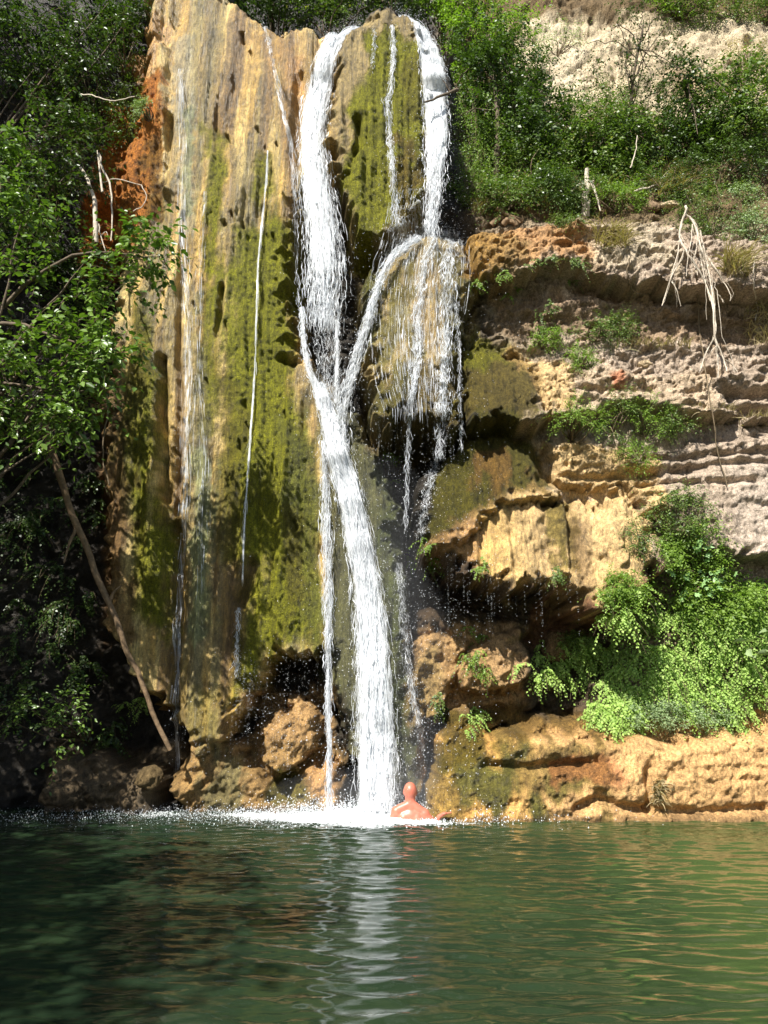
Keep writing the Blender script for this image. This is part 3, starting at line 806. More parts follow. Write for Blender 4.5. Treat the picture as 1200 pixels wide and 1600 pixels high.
# the plain wall is three bodies: dark left bank, middle recess, right slope
midx = GX[:-1, :-1].reshape(-1)
midz = GZ[:-1, :-1].reshape(-1)
LQ = np.where((LQ == 0) & (midx < -3.8), 1001, LQ)
LQ = np.where((LQ == 0) & (midx > 1.3) & (midz > 9.1), 1002, LQ)
cliff = bpy.data.objects.new('cliff', None)
COL.objects.link(cliff)
cliff['kind'] = 'structure'
cliff['label'] = 'tall tufa and limestone cliff behind the pool'
ALBf, SURFf = ALB.reshape(-1, 3), SURF.reshape(-1, 3)
gyx = np.gradient(D, axis=1) / np.gradient(GX, axis=1)
gyz = np.gradient(D, axis=0) / np.gradient(GZ, axis=0)
NRM = np.stack([gyx, -np.ones_like(D), gyz], -1)
NRM /= np.linalg.norm(NRM, axis=-1)[..., None]
NRMf = NRM.reshape(-1, 3)
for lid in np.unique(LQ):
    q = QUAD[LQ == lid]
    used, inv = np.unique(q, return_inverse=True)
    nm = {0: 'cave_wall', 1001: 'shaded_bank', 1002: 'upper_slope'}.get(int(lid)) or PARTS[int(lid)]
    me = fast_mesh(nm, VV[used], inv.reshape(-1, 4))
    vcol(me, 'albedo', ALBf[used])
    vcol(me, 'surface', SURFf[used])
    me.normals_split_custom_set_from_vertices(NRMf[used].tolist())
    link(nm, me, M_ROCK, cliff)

# ------------------------------------------------------------------ pool and its bed
px_ = axis(-14, -6.5, 6.5, 14, 0.035, 0.35)
py_ = np.concatenate([np.arange(-6, 3.2, 0.3), np.arange(3.2, 11.9, 0.016)])
PX, PY = np.meshgrid(px_, py_)
fall_xy = np.array([-0.1, 10.4])
rr = np.hypot(PX - fall_xy[0], (PY - fall_xy[1]))
near = np.exp(-rr / 3.0)
wv = np.zeros(PX.shape)
wr = np.random.default_rng(11)
for _ in range(60):
    lam = 10 ** wr.uniform(-1.08, -0.45)
    ang = wr.normal(-math.pi / 2, 0.26)
    kx, ky = math.cos(ang) * 2 * math.pi / lam, math.sin(ang) * 2 * math.pi / lam
    wv += 0.0042 * lam * (0.8 + 0.4 * (lam < 0.4)) * np.sin(kx * PX + ky * PY + wr.uniform(0, 6.28) + 1.6 * perlin(PX * 0.7, PY * 0.7, _))
wv *= 0.75 + 0.5 * near + 0.35 * fbm(PX * 0.4, PY * 0.6, 2, 5)
wv += near * 0.02 * fbm(PX * 4, PY * 4, 3, 77)
bell = np.exp(-(rr / 0.9) ** 2) * 0.04
WZp = wv + bell
fo = 1.0 * np.exp(-((PX + 0.1) / 1.1) ** 2 - ((PY - 10.25) / 0.62) ** 2)
fo = np.maximum(fo, 0.5 * np.exp(-((PX + 0.1) / 2.0) ** 4 - ((PY - 10.4) / 0.5) ** 2))
fo = np.maximum(fo, 0.22 * np.exp(-((PX + 2.2) / 1.8) ** 2 - ((PY - 10.6) / 0.35) ** 2))
fo += 0.16 * fbm(PX * 1.6, PY * 3, 3, 55) * (fo > 0.05)
nyp, nxp = PX.shape
ii = (np.arange(nyp - 1)[:, None] * nxp + np.arange(nxp - 1)[None])
me = fast_mesh('pool_water', np.stack([PX, PY, WZp], -1).reshape(-1, 3), np.stack([ii, ii + 1, ii + nxp + 1, ii + nxp], -1).reshape(-1, 4))
a_ = me.attributes.new('foam', 'FLOAT', 'POINT')
a_.data.foreach_set('value', np.clip(fo, 0, 1).astype(np.float32).ravel())
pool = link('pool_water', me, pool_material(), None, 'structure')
bx = np.linspace(-15, 15, 60)
by = np.linspace(-12, 13, 50)
BX, BY = np.meshgrid(bx, by)
ii = (np.arange(49)[:, None] * 60 + np.arange(59)[None])
bz = -1.55 + 0.1 * fbm(BX, BY, 3, 5) + np.where(BY < -1, (-1 - BY) * 0.55, 0)
me = fast_mesh('pool_bed', np.stack([BX, BY, bz], -1).reshape(-1, 3), np.stack([ii, ii + 1, ii + 61, ii + 60], -1).reshape(-1, 4))
vcol(me, 'albedo', np.tile(A(120, 110, 80), (3000, 1)))
vcol(me, 'surface', np.zeros((3000, 3)))
link('pool_bed', me, M_ROCK, None, 'structure')

# ------------------------------------------------------------------ falling water
def path3(pts, ys, off=0.05, K=60, follow=True):
    """pts: (px, py, width px). ys: distance per point, or None to run on the rock. Returns points, half widths"""
    P, W = [], []
    for i, (a, b, w) in enumerate(pts):
        p = hit(a, b) if ys is None or ys[i] is None else pix(a, b, ys[i])
        if ys is None or ys[i] is None:
            p = pix(a, b, p[1] - off)
        P.append(p)
        W.append(w / ppm(p) / 2)
    P = smooth_path(P, K)
    W = smooth_path(np.stack([np.array(W)] * 3, 1), K)[:, 0]
    if follow:
        P[:, 1] = np.minimum(P[:, 1], surf(P[:, 0], P[:, 2]) - off)
    return P, np.clip(W, 0.004, None)


def strands(mb, P, W, n, r0, lmin, lmax, depth, cling=0.03, spread=0.42, wig=0.012, seed=0, K=6):
    g = np.random.default_rng(seed)
    L = np.concatenate([[0], np.cumsum(np.linalg.norm(np.diff(P, axis=0), axis=1))])
    tot = L[-1]
    ln = g.uniform(lmin, lmax, n) * np.minimum(1, tot / lmax)
    ext = g.uniform(0, 0.22, n) if tot > 0.8 else g.uniform(0, 0.08, n)
    s0 = g.uniform(-0.12, 1, n) * tot
    s0 = np.minimum(s0, tot + ext - ln * 0.5)
    t = np.linspace(0, 1, K)
    S = s0[:, None] + ln[:, None] * t
    S = np.maximum(S, 0)
    over = np.clip(S - tot, 0, None)
    S = np.minimum(S, tot)
    keep_len = S[:, -1] + over[:, -1] - S[:, 0]
    ok = keep_len > 0.02
    S, ln, over = S[ok], ln[ok], over[ok]
    n = len(S)
    u = np.clip(g.normal(0, spread, n), -1.1, 1.1)
    C = np.stack([np.interp(S, L, P[:, k]) for k in range(3)], -1)
    C[..., 2] -= over
    Wd = np.interp(S, L, W)
    T = np.gradient(C, axis=1)
    T /= np.linalg.norm(T, axis=-1)[..., None] + 1e-9
    side = np.stack([T[..., 2], np.zeros(T.shape[:2]), -T[..., 0]], -1)
    side *= np.where(side[..., :1] < 0, -1, 1)
    side /= np.linalg.norm(side, axis=-1)[..., None] + 1e-6
    C = C + side * (u[:, None] * Wd)[..., None]
    dy = g.uniform(-1, 1, n) * depth
    C[..., 1] += dy[:, None] * np.minimum(1, Wd / (Wd.max() + 1e-6) + 0.3)
    C += np.cumsum(g.normal(0, wig, C.shape), axis=1) * np.array([1, 0.6, 0.2])
    if cling is not None:
        C[..., 1] = np.minimum(C[..., 1], surf(C[..., 0], C[..., 2]) - cling)
    rad = r0 * g.lognormal(0, 0.6, n)[:, None] * (np.sin(np.pi * np.clip(t * 0.94 + 0.03, 0, 1)) ** 0.6)[None] * g.uniform(0.6, 1.3, (n, K))
    ang = np.array([0, 2.1, 4.2])
    ring = np.stack([np.cos(ang), np.sin(ang), np.zeros(3)], -1)
    V = C[:, :, None] + rad[..., None, None] * ring[None, None]
    base = (np.arange(n) * K * 3)[:, None, None]
    i = (np.arange(K - 1) * 3)[None, :, None]
    j = np.arange(3)[None, None]
    j2 = (j + 1) % 3
    F = np.stack(np.broadcast_arrays(base + i + j, base + i + j2, base + i + 3 + j2, base + i + 3 + j), -1).reshape(-1, 4)
    mb.add(V.reshape(-1, 3), F)


def sheet(P, W, dens, bulge=0.25, K=9, cling=0.02, seed=0):
    n = len(P)
    u = np.linspace(-1, 1, K)
    T = np.gradient(P, axis=0)
    T /= np.linalg.norm(T, axis=1)[:, None]
    side = np.stack([T[:, 2], np.zeros(n), -T[:, 0]], -1)
    side *= np.where(side[:, :1] < 0, -1, 1)
    side /= np.linalg.norm(side, axis=1)[:, None]
    V = P[:, None] + side[:, None] * (u[None] * W[:, None])[..., None]
    V[..., 1] += -bulge * W[:, None] * (1 - u ** 2)[None]
    if cling is not None:
        V[..., 1] = np.minimum(V[..., 1], surf(V[..., 0], V[..., 2]) - cling)
    L = np.concatenate([[0], np.cumsum(np.linalg.norm(np.diff(P, axis=0), axis=1))])
    fl = np.zeros((n, K, 3))
    fl[..., 0] = u[None] * W[:, None] + seed * 3.1
    fl[..., 1] = L[:, None] + seed * 7.7
    dn = np.interp(np.linspace(0, 1, n), np.linspace(0, 1, len(dens)), dens)
    fl[..., 2] = dn[:, None] - 0.40 * np.abs(u[None]) ** 3
    ii_ = (np.arange(n - 1)[:, None] * K + np.arange(K - 1)[None])
    me_ = fast_mesh('water_sheet', V.reshape(-1, 3), np.stack([ii_, ii_ + 1, ii_ + K + 1, ii_ + K], -1).reshape(-1, 4))
    vvec(me_, 'flow', fl.reshape(-1, 3))
    return me_


OCT_V = np.array([(1, 0, 0), (0, 1, 0), (-1, 0, 0), (0, -1, 0), (0, 0, 1.3), (0, 0, -1.3)], float)
OCT_F = np.array([(0, 1, 4), (1, 2, 4), (2, 3, 4), (3, 0, 4), (1, 0, 5), (2, 1, 5), (3, 2, 5), (0, 3, 5)])


def drops_mesh(name, C, rad):
    n = len(C)
    V = C[:, None] + rad[:, None, None] * OCT_V[None]
    F = (np.arange(n) * 6)[:, None, None] + OCT_F[None]
    return fast_mesh(name, V.reshape(-1, 3), F.reshape(-1, 3))


def scatter_drops(P, W, n, spread, dy, rmin, rmax, g):
    i = g.integers(0, len(P), n)
    C = P[i].copy()
    C[:, 0] += g.normal(0, 1, n) * (W[i] * spread + 0.01)
    C[:, 1] -= g.uniform(-dy * 0.3, dy, n)
    C[:, 2] += g.uniform(-0.15, 0.15, n)
    C[:, 1] = np.minimum(C[:, 1], surf(C[:, 0], C[:, 2]) - 0.02)
    C[:, 2] = np.maximum(C[:, 2], 0.03)
    return C, rmin + (rmax - rmin) * g.random(n) ** 3


def stream(label, pts, ys, n, r0, lens, depth, dens=None, off=0.06, cling=0.03, spread=0.42, wig=0.01, drops=0, dspread=0.9, seed=1, bulge=0.25, cat='waterfall', name='water_stream', group=None):
    P, W = path3(pts, ys, off, 70)
    o = P[-1]
    t = thing(name, label, cat, o, group)
    mb = MB()
    strands(mb, P, W, int(n * 3.2), r0 * 0.34, 0.03 + lens[0] * 0.1, lens[1] * 0.27, depth, cling, spread, wig, seed)
    link('water_strand', mb.mesh('water_strand', o), M_STRAND, t, 'stuff')
    if dens is not None:
        me_ = sheet(P, W, dens, bulge, seed=seed, cling=cling * 0.8 if cling else None)
        co = np.empty(len(me_.vertices) * 3, np.float32)
        me_.vertices.foreach_get('co', co)
        me_.vertices.foreach_set('co', (co.reshape(-1, 3) - np.asarray(o, np.float32)).ravel())
        link('water_sheet', me_, M_SHEET, t)
    if drops:
        C, rd = scatter_drops(P, W, drops, dspread, 0.25, 0.002, 0.0065, np.random.default_rng(seed + 50))
        link('droplet', drops_mesh('droplet', C - o, rd), M_STRAND, t, 'stuff')
    return P, W


stream('broad white fall arching off the left of the mossy dome', [(560, 46, 10), (545, 52, 20), (527, 75, 30), (508, 115, 36), (494, 165, 46), (488, 215, 46), (491, 270, 52), (499, 330, 64), (505, 400, 74), (506, 450, 76), (504, 500, 66)],
       [11.2, 11.1, 10.95, 10.8, 10.7, 10.65, 10.6, 10.58, 10.56, 10.55, 10.55], 1900, 0.0085, (0.3, 1.3), 0.10, [0.6, 0.52, 0.44, 0.38, 0.34, 0.26, -0.05], seed=1, drops=1800, dspread=0.62)
stream('left thread of the broad fall, curving in to the main plunge', [(472, 480, 10), (474, 530, 10), (482, 575, 14), (494, 605, 18), (505, 640, 26)], [10.55, 10.55, 10.56, 10.58, 10.6], 160, 0.008, (0.2, 0.7), 0.03, [0.3, 0.35], seed=2, drops=80)
stream('thin middle threads dropping from the broad fall over dark rock', [(505, 480, 60), (508, 530, 44), (512, 580, 36), (516, 625, 34)], [10.55, 10.55, 10.56, 10.6], 130, 0.006, (0.15, 0.6), 0.05, None, seed=3, drops=260, spread=0.5)
stream('narrow thread between the dark gap and the slanting branch', [(526, 500, 10), (527, 560, 10), (526, 630, 12)], [10.55, 10.55, 10.6], 70, 0.007, (0.2, 0.6), 0.02, [0.3, 0.3], seed=4, drops=40)
stream('main white plunge running down to the pool beside the swimmer', [(500, 600, 16), (511, 640, 26), (522, 690, 34), (536, 740, 42), (552, 800, 42), (562, 850, 44), (570, 900, 46), (578, 960, 52), (583, 1030, 58), (586, 1100, 62), (588, 1180, 64), (588, 1266, 62)],
       [10.62, 10.6, 10.58, 10.56, 10.55, 10.54, 10.52, 10.5, 10.48, 10.46, 10.42, 10.38], 2300, 0.009, (0.3, 1.3), 0.10, [0.4, 0.48, 0.48, 0.46, 0.46, 0.5, 0.54], seed=5, drops=3200, dspread=0.66)
stream('right white fall leaping from the top of the mossy dome', [(614, 30, 8), (630, 30, 12), (648, 42, 20), (663, 70, 30), (673, 110, 38), (679, 160, 40), (682, 210, 42), (680, 260, 38), (677, 310, 28), (674, 360, 26)],
       [11.2, 11.0, 10.9, 10.75, 10.65, 10.58, 10.52, 10.48, 10.45, 10.42], 1300, 0.0085, (0.2, 1.0), 0.08, [0.62, 0.6, 0.58, 0.48, 0.3, 0.05], seed=6, drops=2200, dspread=0.8)
stream('thin glassy trickle down the middle of the mossy dome', [(613, 40, 6), (614, 90, 8), (611, 140, 8), (605, 160, 14), (608, 200, 10), (613, 260, 12), (617, 320, 18), (620, 372, 32)], None, 330, 0.006, (0.15, 0.7), 0.02, [0.12, 0.14, 0.14, 0.0], off=0.05, seed=7, drops=180)
stream('faint trickle on the left of the mossy dome', [(585, 40, 4), (584, 75, 6), (582, 110, 4)], None, 40, 0.005, (0.1, 0.3), 0.01, None, seed=8)
stream('slanting branch sweeping left off the brown mound', [(655, 372, 20), (620, 395, 16), (602, 420, 16), (588, 455, 16), (575, 500, 18), (560, 550, 24), (546, 600, 26), (534, 650, 30), (535, 700, 34)],
       [10.35, 10.32, 10.3, 10.32, 10.35, 10.4, 10.45, 10.52, 10.55], 620, 0.007, (0.2, 0.8), 0.05, [0.16, 0.22, 0.22, 0.2, 0.1], seed=9, drops=420, dspread=0.8)
stream('white splash spreading over the top of the brown mound', [(716, 368, 14), (690, 364, 20), (660, 366, 26), (630, 378, 22), (606, 396, 14)], None, 320, 0.006, (0.1, 0.4), 0.06, [0.0, 0.1, 0.1, 0.05], seed=10, drops=700, dspread=1.2, off=0.08)
stream('streaked stream down the middle of the brown mound', [(680, 372, 20), (668, 400, 22), (658, 450, 24), (652, 500, 20), (654, 540, 22), (648, 590, 16), (642, 635, 8)], None, 330, 0.006, (0.15, 0.6), 0.02, [0.06, 0.1, 0.08, 0.0], seed=11, drops=220)
stream('single thread falling free below the brown mound', [(642, 635, 6), (638, 680, 5), (636, 740, 5), (633, 820, 5)], [10.15, 10.15, 10.15, 10.15], 60, 0.006, (0.2, 0.8), 0.01, None, cling=None, seed=12, drops=40)
stream('widest stream on the right half of the brown mound', [(703, 375, 22), (700, 420, 28), (696, 470, 32), (694, 530, 34), (692, 590, 26), (690, 640, 22)], None, 420, 0.006, (0.15, 0.7), 0.02, [0.0, 0.08, 0.1, 0.06], seed=13, drops=260)
stream('threads falling free onto the dark green bulge', [(691, 635, 24), (690, 670, 20), (687, 712, 12)], [10.12, 10.12, 10.1], 60, 0.006, (0.2, 0.6), 0.02, None, cling=None, seed=14, drops=70, spread=0.55)
stream('rightmost thin thread on the brown mound', [(712, 440, 4), (715, 500, 5), (718, 580, 5), (719, 650, 4), (720, 700, 4)], [10.25, 10.2, 10.15, 10.13, 10.12], 70, 0.005, (0.15, 0.6), 0.01, None, seed=15, drops=50)
stream('white rivulet down the left edge of the mossy bulge', [(684, 715, 10), (674, 745, 20), (664, 790, 16), (657, 840, 12)], None, 170, 0.006, (0.1, 0.35), 0.02, [0.05, 0.1, 0.0], seed=16, drops=160)
stream('slim white side fall left of the main plunge', [(506, 690, 10), (508, 760, 16), (510, 840, 20), (512, 920, 18), (513, 1000, 13), (513, 1080, 7), (514, 1170, 5), (514, 1262, 5)], [10.6, 10.56, 10.53, 10.5, 10.48, 10.47, 10.46, 10.45], 520, 0.0065, (0.3, 1.2), 0.03, [0.1, 0.16, 0.16, 0.14, 0.12], seed=17, drops=160)
stream('thin spray veil right of the main plunge', [(622, 880, 12), (630, 960, 16), (638, 1040, 18), (648, 1100, 14), (660, 1165, 10)], None, 220, 0.0045, (0.15, 0.6), 0.05, None, seed=18, drops=420, dspread=1.6)
stream('long thin trickle wandering down the mossy left wall', [(418, 235, 2.5), (415, 300, 3), (410, 350, 4), (403, 420, 3), (401, 500, 4), (399, 580, 4), (393, 660, 4), (388, 740, 5), (383, 810, 5), (380, 875, 4)], None, 80, 0.0045, (0.8, 2.4), 0.006, [0.24, 0.3, 0.26, 0.3], cling=0.04, off=0.055, seed=19, wig=0.004)
stream('pale trickle from the lip of the left wall', [(410, 32, 8), (420, 70, 12), (430, 110, 14), (438, 150, 14), (444, 185, 10), (455, 230, 14), (460, 300, 12), (463, 400, 10)], None, 340, 0.0045, (0.15, 0.7), 0.006, [0.14, 0.22, 0.24, 0.16], off=0.06, cling=0.045, seed=20, wig=0.003)
stream('tallest white streak down the left side of the wall', [(284, 110, 16), (286, 230, 20), (284, 330, 18), (289, 420, 18), (293, 500, 22), (295, 600, 22), (291, 700, 20), (289, 780, 20), (286, 860, 13), (282, 950, 12), (278, 1040, 11), (277, 1110, 11), (277, 1190, 9)], None, 170, 0.004, (0.6, 2.0), 0.006, [0.06, 0.1, 0.16, 0.22, 0.16, 0.12, 0.12], cling=0.04, off=0.05, seed=21, wig=0.002, drops=200)
stream('broken glittering streak beside the tallest white streak', [(322, 300, 10), (314, 420, 14), (312, 560, 12), (318, 680, 14), (316, 800, 22), (314, 920, 18)], None, 60, 0.004, (0.4, 1.4), 0.006, [0.0, 0.08, 0.12, 0.12], cling=0.04, off=0.05, seed=22, wig=0.002)
stream('short trickle at the lower edge of the mossy curtain', [(374, 950, 5), (371, 1000, 7), (369, 1055, 6)], None, 60, 0.005, (0.1, 0.4), 0.006, [0.0, 0.0], off=0.04, seed=23)

stream('wide sheer veil of water over the front of the brown mound', [(668, 366, 90), (662, 400, 130), (655, 450, 140), (650, 520, 130), (652, 590, 120), (655, 640, 100)], None, 560, 0.0042, (0.4, 1.2), 0.004, [0.1, 0.02, -0.02, -0.06, -0.14], off=0.03, seed=24, wig=0.002, spread=0.55, drops=500, cling=0.015, bulge=0.0)

# drips under the fringes: nobody could count them
g = np.random.default_rng(5)
Dc = []
for (x0, x1, y0, y1, n, ln) in ((372, 512, 1010, 1100, 110, 0.9), (360, 470, 1080, 1170, 70, 0.6), (590, 722, 655, 690, 50, 0.7), (670, 900, 860, 900, 45, 1.1), (270, 350, 1130, 1170, 24, 0.5), (640, 720, 1080, 1140, 40, 0.5), (610, 670, 1170, 1220, 50, 0.4)):
    for _ in range(n):
        p = hit(g.uniform(x0, x1), g.uniform(y0, y1)) - np.array([0, g.uniform(0.05, 0.3), 0])
        l_ = ln * g.uniform(0.2, 1)
        k = max(3, int(l_ * 26))
        q = np.repeat(p[None], k, 0)
        q[:, 2] -= np.sort(g.random(k)) * l_
        q[:, 0] += g.normal(0, 0.004, k)
        Dc.append(q[q[:, 2] > 0.02])
Dc = np.concatenate(Dc)
o = link('dripping_water', drops_mesh('dripping_water', Dc, g.uniform(0.0012, 0.003, len(Dc))), M_STRAND, None, 'stuff')
tag(o, 'fine drips hanging from the fringes of the wet tufa', 'dripping water')

# spray of droplets in the air and on the pool
g = np.random.default_rng(9)
Cs, Rs = [], []
def cloud(n, cx, cy, sx, sy, Y0, Y1, r0, r1):
    for x, y, q in zip(g.normal(cx, sx, n), g.normal(cy, sy, n), g.random(n)):
        Yc = Y0 + (Y1 - Y0) * q
        p = pix(x, y, Yc)
        s_ = float(surf(p[0], p[2])) - 0.03
        p[1] = min(p[1], s_)
        if p[2] > 0.01:
            Cs.append(p)
            Rs.append(r0 + (r1 - r0) * g.random() ** 3)
cloud(1500, 590, 900, 60, 190, 10.0, 10.8, 0.002, 0.007)
cloud(900, 660, 300, 45, 80, 10.0, 10.8, 0.002, 0.007)
cloud(1100, 640, 560, 60, 130, 9.9, 10.5, 0.002, 0.007)
cloud(1100, 620, 1190, 75, 50, 9.9, 10.8, 0.002, 0.008)
cloud(1200, 700, 900, 60, 120, 9.9, 10.8, 0.002, 0.006)
cloud(500, 440, 1120, 60, 60, 10.2, 10.8, 0.002, 0.007)
cloud(400, 505, 560, 30, 60, 10.3, 10.8, 0.002, 0.007)
# splashes low over the water
for n, sx, cx, h, w, cyy, sy in ((11000, 0.8, 0.0, 0.10, 0.010, 10.15, 0.3), (5500, 1.6, -1.0, 0.045, 0.006, 10.3, 0.36), (1500, 1.0, 1.0, 0.05, 0.008, 10.3, 0.2), (900, 1.6, -3.6, 0.03, 0.008, 10.2, 0.35)):
    X = g.normal(cx, sx, n)
    Yv = g.normal(cyy, sy, n)
    Zv = np.abs(g.normal(0, h, n)) + 0.015
    k = ~((np.abs(X - 0.5) < 0.6) & (Yv > 9.2) & (Yv < 10.25) & (Zv > 0.05)) & (np.abs(X) < 6) & (Yv < surf(X, Zv) - 0.02)
    Cs.extend(np.stack([X, Yv, Zv], -1)[k])
    Rs.extend((0.002 + (w - 0.002) * g.random(n) ** 2.5)[k])
o = link('spray', drops_mesh('spray', np.array(Cs), np.array(Rs)), M_STRAND, None, 'stuff')
tag(o, 'white spray of droplets thrown up around the falls', 'spray')

# thin mist where the water lands and drifts
MIST = [(pix(600, 1248, 10.35), (1.6 * f, 0.5 * f, 0.42 * f), 0.10) for f in (0.45, 0.7, 1.0)] + [(pix(655, 1205, 10.35), (0.7 * f, 0.35 * f, 0.75 * f), 0.12) for f in (0.5, 1.0)] + [(pix(610, 950, 10.45), (0.85 * f, 0.4 * f, 2.3 * f), 0.07) for f in (0.6, 1.0)]
for c, s_, dn in MIST:
    import bmesh
    bm = bmesh.new()
    bmesh.ops.create_icosphere(bm, subdivisions=3, radius=1.0)
    me = bpy.data.meshes.new('mist')
    bm.to_mesh(me)
    bm.free()
    o = link('mist', me, mist_material(dn), None, 'stuff')
    o.location = c
    o.scale = s_
for o_, l_ in zip([o for o in COL.objects if o.name.startswith('mist')], ('densest low mist at the foot of the main plunge', 'low mist spreading about the foot of the main plunge', 'widest thin mist over the water at the foot of the falls', 'small mist puff above the swimmer', 'mist drifting over the swimmer towards the stone bank', 'inner thin mist along the main plunge', 'tall thin mist all along the main plunge')):
    tag(o_, l_, 'mist')

# ------------------------------------------------------------------ plants
def norm(v):
    return v / (np.linalg.norm(v, axis=-1, keepdims=True) + 1e-9)


def leaves(C, axis_, nrm, size, aspect=0.5, fold=0.18, six=False):
    """leaf blades: C base points, axis along the blade, nrm facing. Returns V, F (quads folded along the midrib)"""
    n = len(C)
    axis_ = norm(axis_)
    side = norm(np.cross(axis_, nrm))
    up = np.cross(side, axis_)
    s = size[:, None]
    w = s * aspect * 0.5
    base = C
    tip = C + axis_ * s - up * s * 0.12
    mid = C + axis_ * s * 0.42
    l = mid + side * w + up * w * fold
    r = mid - side * w + up * w * fold
    if six:
        m2 = C + axis_ * s * 0.74 - up * s * 0.03
        l2 = m2 + side * w * 0.66 + up * w * fold
        r2 = m2 - side * w * 0.66 + up * w * fold
        V = np.stack([base, r, r2, tip, l2, l], 1).reshape(-1, 3)
        i = (np.arange(n) * 6)[:, None]
        F = np.concatenate([i + np.array([0, 1, 2, 3]), i + np.array([0, 3, 4, 5])], 1).reshape(-1, 4)
    else:
        V = np.stack([base, r, tip, l], 1).reshape(-1, 3)
        i = (np.arange(n) * 4)[:, None]
        F = i + np.array([0, 1, 2, 3])
    return V, F


def sprays(S, Dr, L, m, leaf, droop, g, aspect=0.5, six=False, lean=0.5, twig=None, curl=0.25, facing=None):
    """twigs from S along Dr with length L, each set with m leaves; returns leaf V, F; twig tubes go to MB twig"""
    n = len(S)
    t = np.linspace(0.08, 1.0, m)
    Dr = norm(Dr)
    bend = g.normal(0, curl, (n, 3))
    P = S[:, None] + Dr[:, None] * (t[None, :, None] * L[:, None, None]) + bend[:, None] * (t ** 2)[None, :, None] * L[:, None, None]
    P[..., 2] -= droop * (t ** 2)[None] * L[:, None]
    T = np.gradient(P, axis=1)
    T = norm(T)
    sidev = norm(np.cross(T, np.array([0, 0, 1.0]) + g.normal(0, 0.15, (n, 1, 3))))
    sg = np.where(np.arange(m) % 2 == 0, 1.0, -1.0)[None, :, None]
    ax = T * 0.55 + sidev * sg * (1 - lean * 0.3) + g.normal(0, 0.28, (n, m, 3))
    ax[..., 2] -= 0.25 * droop + 0.12
    f = np.array([-0.25, -0.45, 0.75]) if facing is None else np.asarray(facing)
    nr = f + g.normal(0, 0.42, (n, m, 3))
    sz = leaf * g.uniform(0.55, 1.2, (n, m)) * (1 - 0.35 * np.abs(t - 0.5))[None]
    V, F = leaves(P.reshape(-1, 3), ax.reshape(-1, 3), nr.reshape(-1, 3), sz.reshape(-1), aspect, six=six)
    if twig is not None:
        for k in range(n):
            twig.tube(np.concatenate([[S[k]], P[k, ::max(1, m // 4)]]), np.linspace(0.0035, 0.0015, 1 + len(P[k, ::max(1, m // 4)])), 3)
    return V, F


def clump_points(g, n_cl, cen, rad, flat=0.0):
    v = norm(g.normal(0, 1, (n_cl, 3)))
    r = g.random(n_cl) ** 0.35
    return cen + v * r[:, None] * rad, v


def plant(name, label, cat, px, py, w, h, mat, n_cl=14, per=7, m=7, leaf=0.07, length=0.3, droop=0.35, seed=0, base=None, Y=None, depth=0.5, aspect=0.5, six=False, stems=True, stem_mat=None, group=None, lift=0.12, up=0.45, twigs=False, parts=('stem', 'foliage'), curl=0.25):
    """a plant whose leafy mass covers w x h photo pixels about (px, py), set on the rock face"""
    g = np.random.default_rng(seed + 1000)
    c = hit(px, py) if Y is None else pix(px, py, Y)
    k = ppm(c)
    rx, rz = w / k / 2, h / k / 2
    ry = depth * (rx + rz) / 2
    if Y is None:
        c = pix(px, py, c[1] - ry * 0.55 - lift)
    root = np.array(base) if base is not None else None
    if root is None:
        root = np.array([c[0], 0, c[2] - rz * 0.7])
        root[1] = float(surf(root[0], root[2])) + 0.03
        if root[1] > c[1] + 2.0:
            root[1] = c[1] + 2.0
    t = thing(name, label, cat, root, group)
    n_cl = int(n_cl * 1.15)
    per = int(per * 1.9)
    cl, v = clump_points(g, n_cl, c, np.array([rx, ry, rz]) * 1.05)
    cl[:, 1] = np.minimum(cl[:, 1], surf(cl[:, 0], cl[:, 2]) - 0.05)
    S, Dr = [], []
    for i in range(n_cl):
        s = cl[i] + g.normal(0, 0.07 * min(rx, rz) + 0.02, (per, 3))
        d = norm(g.normal(0, 1, (per, 3)) + v[i] * 0.7 + np.array([0, -0.5, up]))
        S.append(s)
        Dr.append(d)
    S, Dr = np.concatenate(S), np.concatenate(Dr)
    tw = MB() if twigs else None
    V, F = sprays(S, Dr, length * g.uniform(0.5, 1.25, len(S)), m, leaf, droop, g, aspect, six, twig=tw, curl=curl)
    link(parts[1], fast_mesh(parts[1], V - root, F), mat, t, 'stuff')
    if stems:
        mb = MB()
        for i in range(min(n_cl, 12)):
            mid = (root + cl[i]) / 2 + g.normal(0, 0.06, 3)
            mb.tube(smooth_path([root, mid, cl[i]], 6) + 0.0, np.linspace(0.016, 0.005, 6), 5)
        if tw is not None:
            pass
        link(parts[0], mb.mesh(parts[0], root), stem_mat or W_TWIG, t)
    if tw is not None and tw.n:
        link('twig', tw.mesh('twig', root), stem_mat or W_TWIG, t, 'stuff')
    return t


